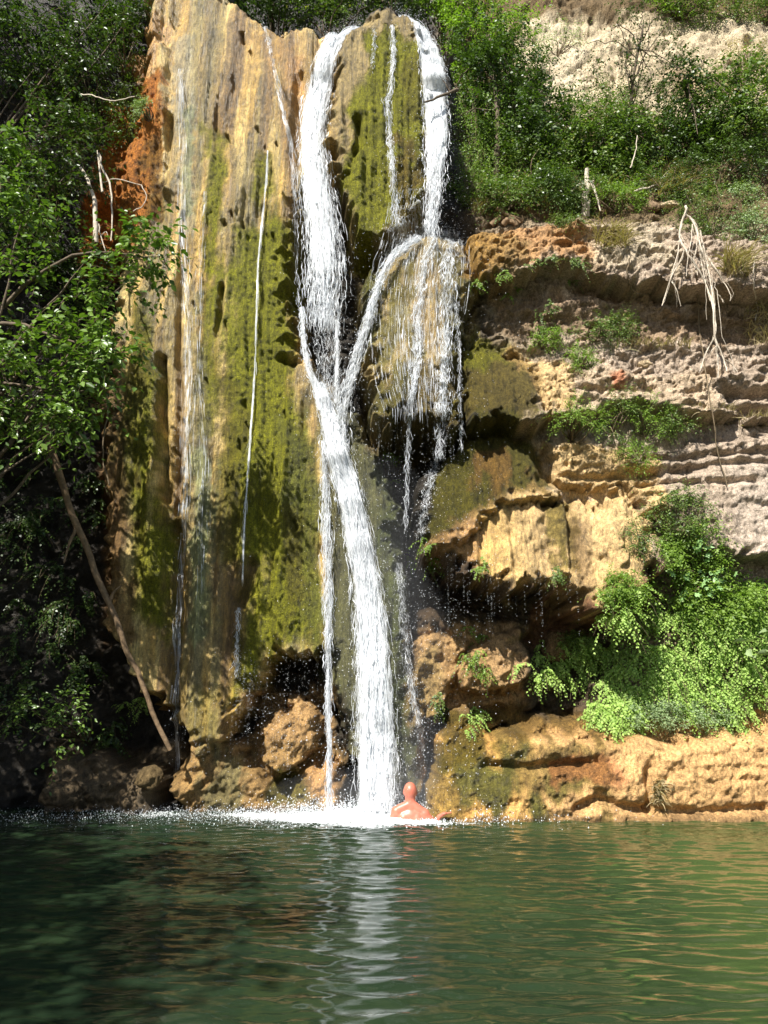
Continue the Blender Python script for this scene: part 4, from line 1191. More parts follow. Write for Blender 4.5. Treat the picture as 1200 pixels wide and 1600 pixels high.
def grass_tuft(name, label, cat, px, py, w, h, mat, n=260, length=0.35, up=1.0, seed=0, droop=0.5, group=None, wid=0.008, lift=0.05):
    g = np.random.default_rng(seed + 3000)
    S = []
    for _ in range(n):
        p = hit(px + g.uniform(-0.5, 0.5) * w, py + g.uniform(-0.5, 0.5) * h)
        S.append(p)
    S = np.array(S)
    S[:, 1] -= 0.01
    root = S.mean(0)
    K = 5
    t = np.linspace(0, 1, K)
    d = norm(np.stack([g.normal(0, 0.35, n), -np.abs(g.normal(0.4, 0.25, n)), up * np.abs(g.normal(0.9, 0.3, n)) * np.sign(up)], -1))
    L = length * g.uniform(0.4, 1.2, n)
    P = S[:, None] + d[:, None] * (t[None, :, None] * L[:, None, None])
    P[..., 2] -= droop * (t ** 2)[None] * L[:, None]
    sd = norm(np.cross(d, g.normal(0, 1, (n, 3))))
    wd = wid * (1 - t ** 1.5 * 0.9)
    Lf = P + sd[:, None] * wd[None, :, None]
    Rt = P - sd[:, None] * wd[None, :, None]
    V = np.stack([Lf, Rt], 2).reshape(-1, 3)
    b = (np.arange(n) * K * 2)[:, None]
    i = (np.arange(K - 1) * 2)[None]
    F = np.stack([b + i, b + i + 1, b + i + 3, b + i + 2], -1).reshape(-1, 4)
    o = link(name, fast_mesh(name, V - root, F), mat)
    o.location = root
    return tag(o, label, cat, group)


def fern(name, label, px, py, w, h, mat=None, n=90, fl=0.32, leaf=0.035, seed=0, group=None, m=16, up=0.35, droop=0.95, lift=0.02, cat='fern'):
    """a bank of fronds hanging from the rock: each frond a drooping stalk with leaflets in two rows"""
    g = np.random.default_rng(seed + 5000)
    S, cz_ = [], []
    while len(S) < n:
        a, b = g.uniform(-1, 1, 2)
        if a * a + b * b > 1:
            continue
        c_ = hit(px + a * w / 2, py + b * h / 2) - np.array([0, lift + g.uniform(0.0, 0.10), 0])
        q_ = int(g.integers(5, 12))
        S.extend(c_ + g.normal(0, 0.025, (q_, 3)))
        cz_.extend([g.normal(0, 0.35)] * q_)
    cz_ = np.array(cz_)
    S = np.array(S)
    root = S.mean(0)
    t_ = thing(name, label, cat, root, group)
    Dr = norm(np.stack([g.normal(0, 0.5, len(S)) + cz_, -np.abs(g.normal(0.7, 0.3, len(S))), g.normal(up, 0.3, len(S))], -1))
    st = MB()
    V, F = sprays(S, Dr, fl * g.uniform(0.5, 1.2, len(S)), m, leaf, droop, g, 0.75, False, twig=None, curl=0.15, facing=(-0.3, -0.7, 0.55))
    link('frond', fast_mesh('frond', V - root, F), mat or L_FERN, t_, 'stuff')
    for i in range(0, len(S), 3):
        q = np.linspace(0, 1, 5)[:, None]
        Pp = S[i] + Dr[i] * q * fl - np.array([0, 0, 1]) * q ** 2 * fl * droop
        st.tube(Pp, np.linspace(0.004, 0.0015, 5), 3)
    link('stalk', st.mesh('stalk', root), W_TWIG, t_, 'stuff')
    return t_


SH = 'bushes on the slope right of the falls'

plant('bush', 'bright green leafy bush at the top right of the falls', 'bush', 752, 60, 150, 150, L_BRIGHT, 40, 8, 8, 0.085, 0.42, 0.3, 1, depth=0.9, six=True, group=SH)
plant('creeper', 'curtain of hanging yellowish creeper right of the right fall', 'creeper', 738, 225, 85, 190, L_BRIGHT, 40, 7, 11, 0.05, 0.55, 1.3, 2, depth=0.4, up=-0.6, group=None, parts=('stem', 'foliage'))
plant('bush', 'low bush at the foot of the hanging creeper', 'bush', 736, 300, 76, 70, L_MID, 20, 8, 8, 0.045, 0.25, 0.5, 3, group=SH)
plant('bush', 'tall dark bush between creeper and pale cliff', 'bush', 800, 165, 150, 220, L_DARK, 60, 8, 8, 0.085, 0.42, 0.4, 4, group=SH)
plant('bush', 'green bush spreading left of the dead stump', 'bush', 828, 265, 130, 110, L_MID, 40, 8, 8, 0.06, 0.35, 0.45, 5, group=SH)
plant('bush', 'leafy bush directly behind the dead stump', 'bush', 915, 225, 150, 130, L_MID, 46, 8, 8, 0.065, 0.38, 0.4, 6, group=SH)
plant('bush', 'small bright bush on the ledge right of the dead stump', 'bush', 968, 310, 70, 50, L_BRIGHT, 16, 8, 8, 0.045, 0.22, 0.4, 7, group=SH)
plant('bush', 'dark bush below the slender tree', 'bush', 1010, 235, 140, 150, L_DARK, 44, 8, 8, 0.065, 0.38, 0.4, 8, group=SH)
plant('bush', 'olive green bush right of the slender tree', 'bush', 1080, 200, 150, 150, L_MID, 46, 8, 8, 0.06, 0.36, 0.4, 9, group=SH)
plant('bush', 'largest bush at the right edge of the slope', 'bush', 1165, 185, 150, 190, L_MID, 56, 8, 8, 0.065, 0.4, 0.4, 10, group=SH)
plant('bush', 'dark bush above the hanging roots', 'bush', 1040, 290, 90, 70, L_DARK, 20, 8, 8, 0.05, 0.26, 0.4, 101, group=SH)
plant('bush', 'fine leaved green bush hanging right of the roots', 'bush', 1110, 325, 120, 130, L_MID, 40, 8, 9, 0.04, 0.3, 0.6, 11, group=SH)
plant('bush', 'grey green bush at the right edge below the slope', 'bush', 1180, 345, 90, 120, L_PALE, 30, 8, 9, 0.04, 0.3, 0.6, 12, group=SH)
for i, (px, py, w, h, mt, lab) in enumerate(((790, 312, 90, 50, L_MID, 'low bush behind the driftwood logs'), (858, 300, 80, 60, L_DARK, 'dark low bush at the left foot of the dead stump'), (900, 300, 110, 60, L_MID, 'low leafy bush wrapped round the back of the dead stump'), (1000, 285, 90, 70, L_MID, 'low bush under the slender tree'), (1130, 260, 120, 80, L_DARK, 'dark bush in the gap between the two right hand bushes'), (770, 140, 90, 130, L_DARK, 'dark bush behind the hanging creeper'), (950, 170, 110, 80, L_MID, 'bush at the foot of the pale cliff'))):
    plant('bush', lab, 'bush', px, py, w, h, mt, 30, 8, 8, 0.06, 0.34, 0.4, 300 + i, group=SH)
plant('bush', 'sparse shrub on the bare pale cliff', 'bush', 870, 60, 90, 80, L_PALE, 12, 6, 7, 0.05, 0.35, 0.3, 13, group=SH)
plant('bush', 'dark green shrub at the top right corner', 'bush', 1130, 15, 170, 70, L_MID, 40, 8, 8, 0.07, 0.4, 0.3, 14, group=SH)
plant('bush', 'bright green shrub at the top edge above the slender tree', 'bush', 1070, 5, 90, 60, L_BRIGHT, 22, 8, 8, 0.07, 0.4, 0.3, 15, group=SH)
plant('bush', 'brownish low shrub on the pale cliff at the right', 'bush', 1165, 90, 80, 50, L_DRY, 14, 7, 7, 0.05, 0.3, 0.3, 16, group=SH)


def tree(name, label, base, top, crowns, mat, bark, leaf, length, per, m, n_cl, seed, r0=0.09, droop=0.35, six=True, group=None, limbs=7, twigs=True, up=0.2):
    """crowns: list of (centre xyz, radii xyz). Trunk from base to top, a limb to every crown clump group"""
    g = np.random.default_rng(seed + 7000)
    base, top = np.asarray(base, float), np.asarray(top, float)
    t = thing(name, label, 'tree', base, group)
    mid = (base + top) / 2 + g.normal(0, 0.18, 3)
    T = smooth_path([base, mid, top], 14)
    mb = MB()
    mb.tube(T, np.linspace(r0, r0 * 0.35, 14), 9, 0.08)
    link('trunk', mb.mesh('trunk', base), bark, t)
    lb = MB()
    tw = MB()
    Vs, Fs, nv = [], [], 0
    for ci, (cc, rad) in enumerate(crowns):
        cc, rad = np.asarray(cc, float), np.asarray(rad, float)
        j = g.integers(5, 14)
        for q in range(limbs):
            e = cc + g.normal(0, 0.45, 3) * rad
            st = T[g.integers(5, 14)]
            mm = (st + e) / 2 + np.array([0, 0, 0.15]) + g.normal(0, 0.1, 3)
            lb.tube(smooth_path([st, mm, e], 9) + g.normal(0, 0.02, (9, 3)), np.linspace(r0 * 0.26, 0.006, 9), 6)
        cl, v = clump_points(g, n_cl, cc, rad)
        S = (cl[:, None] + g.normal(0, 0.08, (n_cl, per, 3))).reshape(-1, 3)
        Dr = norm(g.normal(0, 0.8, (n_cl, per, 3)) + v[:, None] * 0.6 + np.array([0.15, -0.25, up])).reshape(-1, 3)
        V, F = sprays(S, Dr, length * g.uniform(0.5, 1.2, len(S)), m, leaf, droop, g, 0.62, six, twig=tw if twigs and ci < 8 else None, curl=0.2)
        Vs.append(V)
        Fs.append(F + nv)
        nv += len(V)
    link('limb', lb.mesh('limb', base), bark, t)
    if tw.n:
        link('twig', tw.mesh('twig', base), W_TWIG, t, 'stuff')
    link('crown', fast_mesh('crown', np.concatenate(Vs) - base, np.concatenate(Fs)), mat, t, 'stuff')
    return t


def E(px, py, Y, w, h, d=0.6):
    c = pix(px, py, Y)
    k = ppm(c)
    return (c, (w / k / 2, d, h / k / 2))


# slender tree on the right slope
b_ = hit(1003, 285)
tree('slender_tree', 'slender dark stemmed tree standing in front of the pale cliff', b_ + np.array([0, 0.1, -0.1]), pix(1005, 40, b_[1] - 0.3), [E(985, 55, b_[1] - 0.4, 110, 110, 0.4), E(1020, 20, b_[1] - 0.3, 110, 90, 0.4), E(960, 110, b_[1] - 0.5, 100, 50, 0.3), E(1030, 90, b_[1] - 0.4, 80, 60, 0.3), E(1005, 150, b_[1] - 0.4, 70, 60, 0.3)], L_DARK, W_BARK, 0.06, 0.35, 5, 7, 12, 20, r0=0.05, six=False, limbs=4)
for i, (px, py, top, crowns, mt, lab) in enumerate((
    (775, 290, (765, 60), [(760, 70, 110, 90), (800, 110, 110, 110), (745, 130, 90, 100), (790, 190, 130, 90)], L_DARK, 'tall dark leafy tree rising beside the right fall'),
    (865, 290, (860, 190), [(850, 190, 90, 70), (880, 215, 110, 80), (840, 235, 100, 70)], L_DARK, 'small dark tree left of the stump on the slope'),
    (960, 290, (950, 190), [(940, 195, 90, 70), (975, 220, 90, 70), (950, 250, 110, 60)], L_MID, 'small leafy tree between stump and slender tree'),
    (1075, 280, (1070, 120), [(1060, 140, 100, 70), (1100, 165, 110, 90), (1065, 200, 120, 80)], L_DARK, 'dark tree right of the slender tree'),
    (1170, 270, (1165, 110), [(1150, 130, 100, 80), (1190, 160, 100, 100), (1160, 210, 130, 90)], L_MID, 'leafy tree at the right edge of the slope'))):
    b_ = hit(px, py)
    tree('slope_tree', lab, b_ + np.array([0, 0.1, -0.1]), pix(top[0], top[1], b_[1] + 0.3), [E(a, b, b_[1] + (0.25 if b < 150 else -0.05), w, h, 0.5) for a, b, w, h in crowns], mt, W_BARK, 0.09, 0.36, 8, 8, 24, 500 + i, r0=0.07, six=False, limbs=3, twigs=False)
# trees above the lip of the falls
for i, (px, py, w, h, lab) in enumerate(((425, -20, 130, 80, 'dark green tree above the lip left of the broad fall'), (520, -15, 130, 90, 'dense tree directly above the start of the broad fall'), (610, -40, 140, 100, 'tree behind the top of the mossy dome'), (690, -30, 120, 110, 'shaded tree behind the right fall lip'))):
    c = pix(px, py, 14.3)
    gz_ = max(13.6, 13.35 + (14.0 - 11.75) / 1.5)
    tree('lip_tree', lab, (c[0], 14.4, gz_ - 0.6), c, [E(px, py, 14.2, w, h, 0.7), E(px - 30, py + 30, 14.0, w * 0.8, h * 0.6, 0.5), E(px + 30, py + 25, 14.0, w * 0.8, h * 0.6, 0.5)], L_MID if i % 2 else L_DARK, W_BARK, 0.085, 0.4, 7, 7, 34, 30 + i, six=False, limbs=4, twigs=False)

# the trees on the left, leaning out over the water, their crowns running on past the frame
g0 = np.random.default_rng(77)
tree('bank_tree', 'broad leaved tree with pale lit sprays leaning in from the left edge', (-6.3, 9.0, 0.4), (-5.2, 8.7, 6.2),
     [E(60, 470, 8.6, 150, 110, .5), E(150, 440, 8.5, 130, 70, .4), E(110, 540, 8.4, 150, 80, .4), E(30, 570, 8.5, 110, 90, .5), E(130, 610, 8.4, 90, 60, .3), E(165, 555, 8.3, 70, 40, .25), E(20, 650, 8.5, 60, 40, .3), E(110, 655, 8.4, 60, 30, .2), E(-60, 520, 8.6, 160, 200, .7), E(0, 250, 8.5, 80, 110, .4), E(-40, 330, 8.5, 110, 120, .5), E(30, 330, 8.6, 60, 50, .3), E(225, 395, 8.4, 90, 45, .25)],
     L_TREE, W_BARK, 0.11, 0.46, 6, 8, 9, 40, r0=0.13, limbs=2)
tree('bank_tree', 'dark leafy tree filling the upper left corner', (-7.6, 9.2, 0.8), (-7.2, 9.8, 9.0),
     [E(40, 210, 10.15, 150, 120, .6), E(100, 260, 10.05, 110, 100, .5), E(50, 310, 10.05, 130, 80, .5), E(30, 370, 10.05, 100, 60, .4), E(60, 110, 10.25, 150, 100, .6), E(120, 50, 10.55, 180, 110, .6), E(30, 20, 10.35, 140, 100, .6), E(130, 210, 10.05, 60, 50, .3), E(-70, 250, 10.15, 180, 340, .8), E(-70, 30, 10.25, 180, 220, .8), E(180, 10, 10.95, 100, 70, .4)],
     L_DARK, W_BARK, 0.085, 0.45, 6, 8, 17, 41, r0=0.16, limbs=2)
# crown of the same stand that carries on above and left of the picture and shades the left bank
tree('bank_tree', 'tree of the left stand whose crown shades the left bank', (-9.0, 8.0, 0.6), (-8.2, 7.6, 9.5),
     [((-7.6, 7.3, 8.0), (1.3, 1.2, 1.6)), ((-8.0, 7.2, 10.5), (1.2, 1.1, 1.5)), ((-6.3, 7.0, 6.6), (0.5, 0.8, 1.3)), ((-8.2, 7.0, 6.0), (1.2, 1.2, 1.4)), ((-8.9, 7.0, 12.6), (1.6, 1.3, 1.3)), ((-8.4, 7.6, 14.6), (1.2, 1.0, 1.0)), ((-6.9, 6.5, 4.6), (0.8, 1.2, 1.2)), ((-8.2, 7.5, 3.4), (1.2, 1.2, 1.4)), ((-7.0, 7.9, 3.2), (0.8, 0.9, 1.1))],
     L_DARK, W_BARK, 0.13, 0.5, 7, 7, 46, 42, r0=0.2, six=False, twigs=False)

tree('bank_tree', 'tall unseen tree added beyond the left edge to shade the pool', (-7.6, 2.6, 0.2), (-6.4, 2.2, 6.0),  # out of view, added only for the shade it casts on the water
     [((-6.6, 2.4, 6.2), (1.6, 1.5, 1.3)), ((-5.4, 1.0, 6.6), (1.4, 1.4, 1.1)), ((-7.2, 4.2, 5.6), (1.3, 1.4, 1.3)), ((-7.0, 0.6, 7.2), (1.6, 1.4, 1.2)), ((-4.9, -0.6, 6.9), (1.3, 1.3, 1.0))],
     L_DARK, W_BARK, 0.14, 0.5, 8, 7, 46, 43, r0=0.2, six=False, twigs=False)
plant('bush', 'narrow shrub clinging beside the orange rock', 'bush', 205, 170, 50, 170, L_MID, 20, 7, 8, 0.05, 0.3, 0.7, 50, depth=0.6)
plant('bush', 'dark shrub in the shade above the orange rock', 'bush', 190, 50, 90, 120, L_DARK, 24, 7, 8, 0.06, 0.35, 0.6, 51, depth=0.6)
plant('bush', 'small grey green tuft on the orange rock', 'bush', 229, 168, 28, 30, L_PALE, 8, 7, 8, 0.035, 0.14, 0.6, 52)
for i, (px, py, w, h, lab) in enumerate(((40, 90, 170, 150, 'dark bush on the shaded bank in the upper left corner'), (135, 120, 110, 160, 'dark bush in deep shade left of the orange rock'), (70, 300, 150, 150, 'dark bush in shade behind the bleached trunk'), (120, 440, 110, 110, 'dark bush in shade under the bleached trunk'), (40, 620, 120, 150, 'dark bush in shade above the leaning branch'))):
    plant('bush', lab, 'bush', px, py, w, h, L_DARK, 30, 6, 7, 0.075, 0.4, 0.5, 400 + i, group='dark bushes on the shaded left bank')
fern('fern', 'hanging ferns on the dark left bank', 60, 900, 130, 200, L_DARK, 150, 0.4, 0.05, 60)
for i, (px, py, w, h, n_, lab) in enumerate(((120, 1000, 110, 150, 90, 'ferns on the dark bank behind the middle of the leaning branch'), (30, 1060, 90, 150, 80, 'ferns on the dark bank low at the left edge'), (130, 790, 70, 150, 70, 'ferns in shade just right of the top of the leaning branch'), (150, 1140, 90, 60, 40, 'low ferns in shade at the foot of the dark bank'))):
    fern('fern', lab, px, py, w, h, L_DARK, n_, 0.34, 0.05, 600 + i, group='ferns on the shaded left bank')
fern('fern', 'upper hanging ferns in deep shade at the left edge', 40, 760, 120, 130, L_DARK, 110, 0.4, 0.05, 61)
fern('fern', 'bright fern behind the leaning branch', 215, 1098, 46, 44, L_FERN, 30, 0.2, 0.03, 62)
plant('bush', 'sparse broad leaved sprig near the lower left edge', 'bush', 65, 1120, 120, 140, L_TREE, 12, 4, 6, 0.075, 0.3, 0.3, 63, Y=9.9, depth=0.4, six=True)
for i, (px, py, w, h, n, lab) in enumerate(((865, 425, 100, 45, 60, 'dark fern tucked under the orange ledge'), (775, 455, 80, 50, 45, 'small fern hanging in the dark hollow beside the mound'), (852, 500, 26, 60, 26, 'narrow hanging fern in the hollow below the ledge'), (612, 735, 46, 60, 36, 'fern in the dark recess under the brown mound'), (655, 870, 44, 110, 60, 'wet fern behind the spray under the mossy bulge'), (752, 878, 30, 34, 16, 'tiny fern under the yellow curtain'), (850, 895, 40, 24, 16, 'tiny fern on the fringe above the cave'), (742, 1020, 40, 90, 60, 'fern growing down beside the cave boulder'), (745, 1125, 50, 34, 30, 'fern on the mossy rock at the cave foot'), (690, 1100, 24, 50, 16, 'wisp of fern near the thin spray veil'))):
    fern('fern', lab, px, py, w, h, [L_MID, L_BRIGHT, L_MID, L_BRIGHT, L_BRIGHT, L_BRIGHT, L_MID, L_BRIGHT, L_FERN, L_MID][i], n, 0.22, 0.032, 70 + i, group='small ferns about the wet rock')
fern('maidenhair_fern', 'maidenhair fern slab under the fig, right of the cave', 1010, 985, 168, 149, L_FERN, 468, 0.38, 0.046, 80)
fern('maidenhair_fern', 'maidenhair fern trailing left towards the cave', 900, 1030, 168, 80, L_FERN, 342, 0.34, 0.046, 81)
fern('maidenhair_fern', 'widest pale maidenhair bank at the lower right', 1110, 1065, 201, 126, L_FERN, 648, 0.38, 0.046, 82)
fern('maidenhair_fern', 'low maidenhair fern above the left of the stone bank', 955, 1112, 100, 50, L_FERN, 234, 0.27, 0.046, 83)
fern('maidenhair_fern', 'maidenhair fern at the right edge of the picture', 1185, 985, 100, 161, L_FERN, 396, 0.38, 0.046, 84)
fern('maidenhair_fern', 'maidenhair fern in the middle of the bank, left of the widest one', 1000, 1060, 120, 80, L_FERN, 240, 0.34, 0.046, 92)
fern('maidenhair_fern', 'maidenhair fern high on the right wall below the leafy bush', 1140, 985, 130, 90, L_FERN, 240, 0.34, 0.046, 93)
plant('ground_cover', 'pale small leaved ground cover on top of the stone bank', 'ground cover', 1050, 1118, 170, 34, L_PALE, 60, 8, 7, 0.03, 0.14, 0.1, 85, depth=0.5, stems=False)
plant('bush', 'green leafy bush below the fig on the right wall', 'bush', 1120, 930, 120, 90, L_BRIGHT, 40, 8, 8, 0.06, 0.3, 0.5, 86)
plant('bush', 'small leafy bush left of the fig', 'bush', 970, 928, 66, 52, L_BRIGHT, 22, 8, 8, 0.045, 0.2, 0.4, 87)
plant('bush', 'thin creeper bush above the fig', 'bush', 1065, 800, 90, 80, L_MID, 30, 7, 8, 0.04, 0.26, 0.5, 88)
plant('bush', 'bright bush around the fig leaves', 'bush', 1075, 865, 100, 70, L_BRIGHT, 34, 8, 8, 0.05, 0.26, 0.5, 89)
plant('bush', 'sparse twiggy bush left of the thin creeper', 'bush', 1000, 845, 50, 60, L_MID, 14, 6, 8, 0.035, 0.2, 0.4, 90)
LG = 'green tufts on the rock ledges'
for i, (px, py, w, h, mt, lab) in enumerate(((905, 560, 46, 40, L_BRIGHT, 'round bright tuft on the second ledge'), (930, 512, 60, 50, L_MID, 'sparse tuft under the first ledge'), (850, 528, 60, 26, L_BRIGHT, 'low tuft above the yellow drip rock'), (905, 648, 80, 60, L_BRIGHT, 'leafy tuft left on the planted shelf'), (960, 640, 60, 90, L_MID, 'tall tuft in the middle of the planted shelf'), (1015, 655, 70, 60, L_BRIGHT, 'leafy tuft right on the planted shelf'), (990, 712, 70, 44, L_BRIGHT, 'tuft trailing below the planted shelf'), (970, 510, 40, 40, L_MID, 'tuft on the crumbly rock under the roots'), (880, 350, 40, 24, L_MID, 'tiny tuft on the edge of the first ledge'), (1060, 655, 60, 40, L_MID, 'grey green tuft at the end of the planted shelf'), (905, 1000, 40, 20, L_MID, 'tuft on the small cave knob'))):
    plant('leafy_tuft', lab, 'tuft', px, py, w, h, mt, 14, 7, 8, 0.036, 0.2, 0.4, 110 + i, group=LG, depth=0.6)
DG = 'dry grass on the ledges'
for i, (px, py, w, h, n, ln, up, mt, lab) in enumerate(((955, 375, 50, 30, 260, 0.5, 0.4, L_DRY, 'dry grass hanging over the first ledge'), (868, 322, 40, 16, 160, 0.4, 1.0, L_DRY, 'upright dry grass left of the dead stump'), (1100, 655, 90, 20, 320, 0.35, 1.0, L_DRY, 'dry grass along the planted shelf'), (1185, 510, 50, 60, 240, 0.45, 0.7, L_DRY, 'dry grass at the right edge of the middle ledge'), (1055, 290, 60, 40, 260, 0.6, 0.3, L_DRY, 'dry tangle above the hanging roots'), (910, 660, 70, 30, 160, 0.4, 1.0, L_BRIGHT, 'green blades on the planted shelf'), (1020, 540, 120, 14, 260, 0.22, 0.9, L_DRY, 'short dry grass on the second ledge'), (748, 330, 26, 14, 120, 0.35, 1.0, L_DRY, 'dry grass at the left end of the first ledge'), (1150, 420, 40, 30, 220, 0.7, -0.4, L_DRY, 'dry strands trailing below the first ledge'), (1185, 660, 60, 16, 160, 0.3, 1.0, L_DRY, 'dry grass at the right end of the planted shelf'), (1028, 1240, 14, 40, 120, 0.2, -0.3, L_DRY, 'wisp of grass hanging on the stone bank'), (1170, 230, 120, 60, 260, 0.5, 0.6, L_DRY, 'dry grass among the bushes at the right edge'), (1000, 300, 120, 30, 220, 0.4, 0.6, L_DRY, 'dry grass under the dark bush on the slope'))):
    grass_tuft('dry_grass' if mt is L_DRY else 'green_grass', lab, 'grass', px, py, w, h, mt, n, ln, up, 130 + i, group=DG)

# fig: each large lobed leaf is a piece of its own
def fig_leaf_mesh():
    out = []
    for k, (ang, rr_) in enumerate(((-150, .35), (-100, .62), (-72, .42), (-48, .85), (-24, .5), (0, 1.0), (24, .5), (48, .85), (72, .42), (100, .62), (150, .35))):
        out.append((math.cos(R(ang)) * rr_, math.sin(R(ang)) * rr_, -0.12 * rr_ * rr_ + 0.05 * (k % 2)))
    V = np.array([(0, 0, 0.03)] + out)
    F = np.array([(0, i, i + 1) for i in range(1, 11)] + [(0, 11, 1)])
    me_ = fast_mesh('leaf', V, F, False)
    me_.materials.append(L_FIG)
    return me_


c = hit(1090, 880)
root = c + np.array([0.1, 0.02, -0.35])
fig = thing('fig_sapling', 'fig sapling with large lobed pale leaves on the right wall', 'fig', root)
mb = MB()
gl = np.random.default_rng(8)
lm = fig_leaf_mesh()
for s in range(7):
    tip = pix(1086 + gl.uniform(-45, 55), 880 + gl.uniform(-60, 60), c[1] - gl.uniform(0.35, 0.6))
    Pth = smooth_path([root, (root + tip) / 2 + np.array([0, -0.15, 0.1]), tip], 7)
    mb.tube(Pth, np.linspace(0.012, 0.004, 7), 5)
    for q in range(7):
        b = Pth[gl.integers(3, 7)] + gl.normal(0, 0.07, 3)
        o = link('leaf', lm, None, fig)
        o.location = b - root
        o.rotation_euler = (R(gl.uniform(35, 75)), R(gl.uniform(-25, 25)), R(gl.uniform(-110, 10)))
        sc_ = gl.uniform(0.06, 0.105)
        o.scale = (sc_, sc_, sc_)
link('stem', mb.mesh('stem', root), W_TWIG, fig)
# broad pale leaves at the right edge
c = hit(1190, 1010)
root = c + np.array([0.05, 0.02, -0.1])
bl = thing('broad_leaved_plant', 'plant with a few broad pale leaves at the right edge', 'plant', root)
mb = MB()
V, F = leaves(np.zeros((1, 3)), np.array([[1.0, 0, 0]]), np.array([[0, 0, 1.0]]), np.array([1.0]), 0.55, six=True)
bm_ = fast_mesh('leaf', V, F)
bm_.materials.append(L_PALE)
for q in range(7):
    e = pix(1185 + gl.uniform(-22, 22), 1005 + gl.uniform(-25, 20), c[1] - 0.4)
    mb.tube(smooth_path([root, (root + e) / 2 + np.array([0, 0, .05]), e], 5), 0.004, 4)
    o = link('leaf', bm_, None, bl)
    o.location = e - root
    o.rotation_euler = (R(gl.uniform(20, 50)), R(gl.uniform(-10, 30)), R(gl.uniform(-200, 20)))
    o.scale = (0.2,) * 3
link('stem', mb.mesh('stem', root), W_TWIG, bl)

# ------------------------------------------------------------------ dead wood
def branch(name, label, cat, pts, r, mat, ys=None, off=0.15, side=None, K=14, group=None, n=7):
    P = [pix(a, b, (hit(a, b)[1] - off) if ys is None else ys[i]) for i, (a, b) in enumerate(pts)]
    P = smooth_path(P, K)
    P += rng.normal(0, 0.006, P.shape) + 0.25 * r[0] * np.stack([np.sin(np.arange(K) * 1.3), np.cos(np.arange(K) * 1.7), np.sin(np.arange(K) * 0.9)], 1)
    t = thing(name, label, cat, P[-1], group)
    mb_ = MB()
    mb_.tube(P, np.linspace(r[0], r[1], K), n, 0.1)
    link('wood', mb_.mesh('wood', P[-1]), mat, t)
    for sd in side or ():
        Q = smooth_path([pix(a, b, y) for a, b, y in sd], 7)
        m2 = MB()
        m2.tube(Q, np.linspace(r[1] * 0.9, r[1] * 0.35, 7), 5, 0.1)
        link('side_branch', m2.mesh('side_branch', P[-1]), mat, t)
    return t


branch('leaning_branch', 'long dead branch leaning in front of the dark left bank', 'branch', [(68, 665), (105, 780), (140, 870), (175, 955), (205, 1030), (235, 1100), (266, 1172)], (0.05, 0.03), W_BROWN, [9.6, 9.75, 9.9, 10.0, 10.15, 10.25, 10.35], K=22, side=[[(170, 945, 10.0), (178, 925, 9.95), (190, 915, 9.9)], [(120, 825, 9.8), (108, 850, 9.75), (100, 880, 9.7)]])
hs = hit(915, 332)[1]
branch('dead_stump', 'pale dead stump standing on the ledge edge', 'stump', [(914, 338), (914, 310), (916, 290), (918, 266)], (0.085, 0.035), W_PALE, [hs - .05, hs - .08, hs - .08, hs - .06], K=10, n=9, side=[[(915, 290, hs - .1), (905, 288, hs - .2), (893, 300, hs - .25)], [(918, 284, hs - .1), (926, 284, hs - .12), (929, 278, hs - .12)], [(924, 284, hs - .12), (932, 305, hs - .2), (938, 330, hs - .25)]])
lg = hit(790, 342)[1]
for i, (pts, r, lab) in enumerate((([(768, 352), (790, 338), (816, 346)], (0.06, 0.045), 'thicker of the crossed driftwood logs on the first ledge'), ([(776, 326), (792, 336), (812, 348)], (0.04, 0.03), 'upper of the crossed driftwood logs on the first ledge'), ([(785, 350), (796, 344), (806, 352)], (0.05, 0.04), 'shortest driftwood log, lowest on the first ledge'))):
    branch('driftwood_log', lab, 'log', pts, r, W_BROWN, [lg - .1 - .06 * i] * 3, K=8, n=9, group='driftwood logs on the first ledge')
hr = min(hit(x_, y_)[1] for x_ in (1040, 1072, 1100, 1130) for y_ in (360, 390, 420)) - 0.02
ro = thing('hanging_roots', 'bleached roots hanging over the edge of the first ledge', 'roots', pix(1072, 330, hr + 0.1))
ROOTS = [([(1071, 322), (1072, 330), (1066, 345), (1062, 370), (1072, 392), (1090, 420), (1105, 450), (1114, 480), (1117, 525), (1130, 560), (1136, 580)], .020),
         ([(1072, 335), (1082, 345), (1090, 365), (1096, 390), (1106, 420), (1112, 450), (1116, 480), (1118, 520), (1104, 550), (1094, 580)], .017),
         ([(1070, 390), (1062, 410), (1050, 430), (1040, 460), (1034, 478)], .014), ([(1048, 438), (1056, 450), (1064, 478)], .011),
         ([(1062, 372), (1058, 400), (1050, 425), (1046, 440)], .010), ([(1090, 365), (1088, 390), (1084, 410), (1090, 430)], .012),
         ([(1096, 380), (1104, 400), (1118, 420), (1130, 440), (1141, 460), (1141, 470)], .011), ([(1092, 385), (1100, 405), (1112, 415), (1125, 432)], .010),
         ([(1082, 350), (1080, 375), (1075, 400), (1072, 432)], .009), ([(1116, 455), (1126, 465), (1130, 472)], .008), ([(1106, 430), (1100, 410), (1092, 395)], .012),
         ([(1120, 540), (1112, 548), (1108, 556)], .008), ([(1117, 525), (1122, 560), (1122, 590)], .012), ([(1134, 562), (1146, 572), (1152, 582)], .008), ([(1094, 360), (1110, 440), (1116, 500)], .013), ([(1086, 355), (1100, 430), (1110, 470)], .012)]
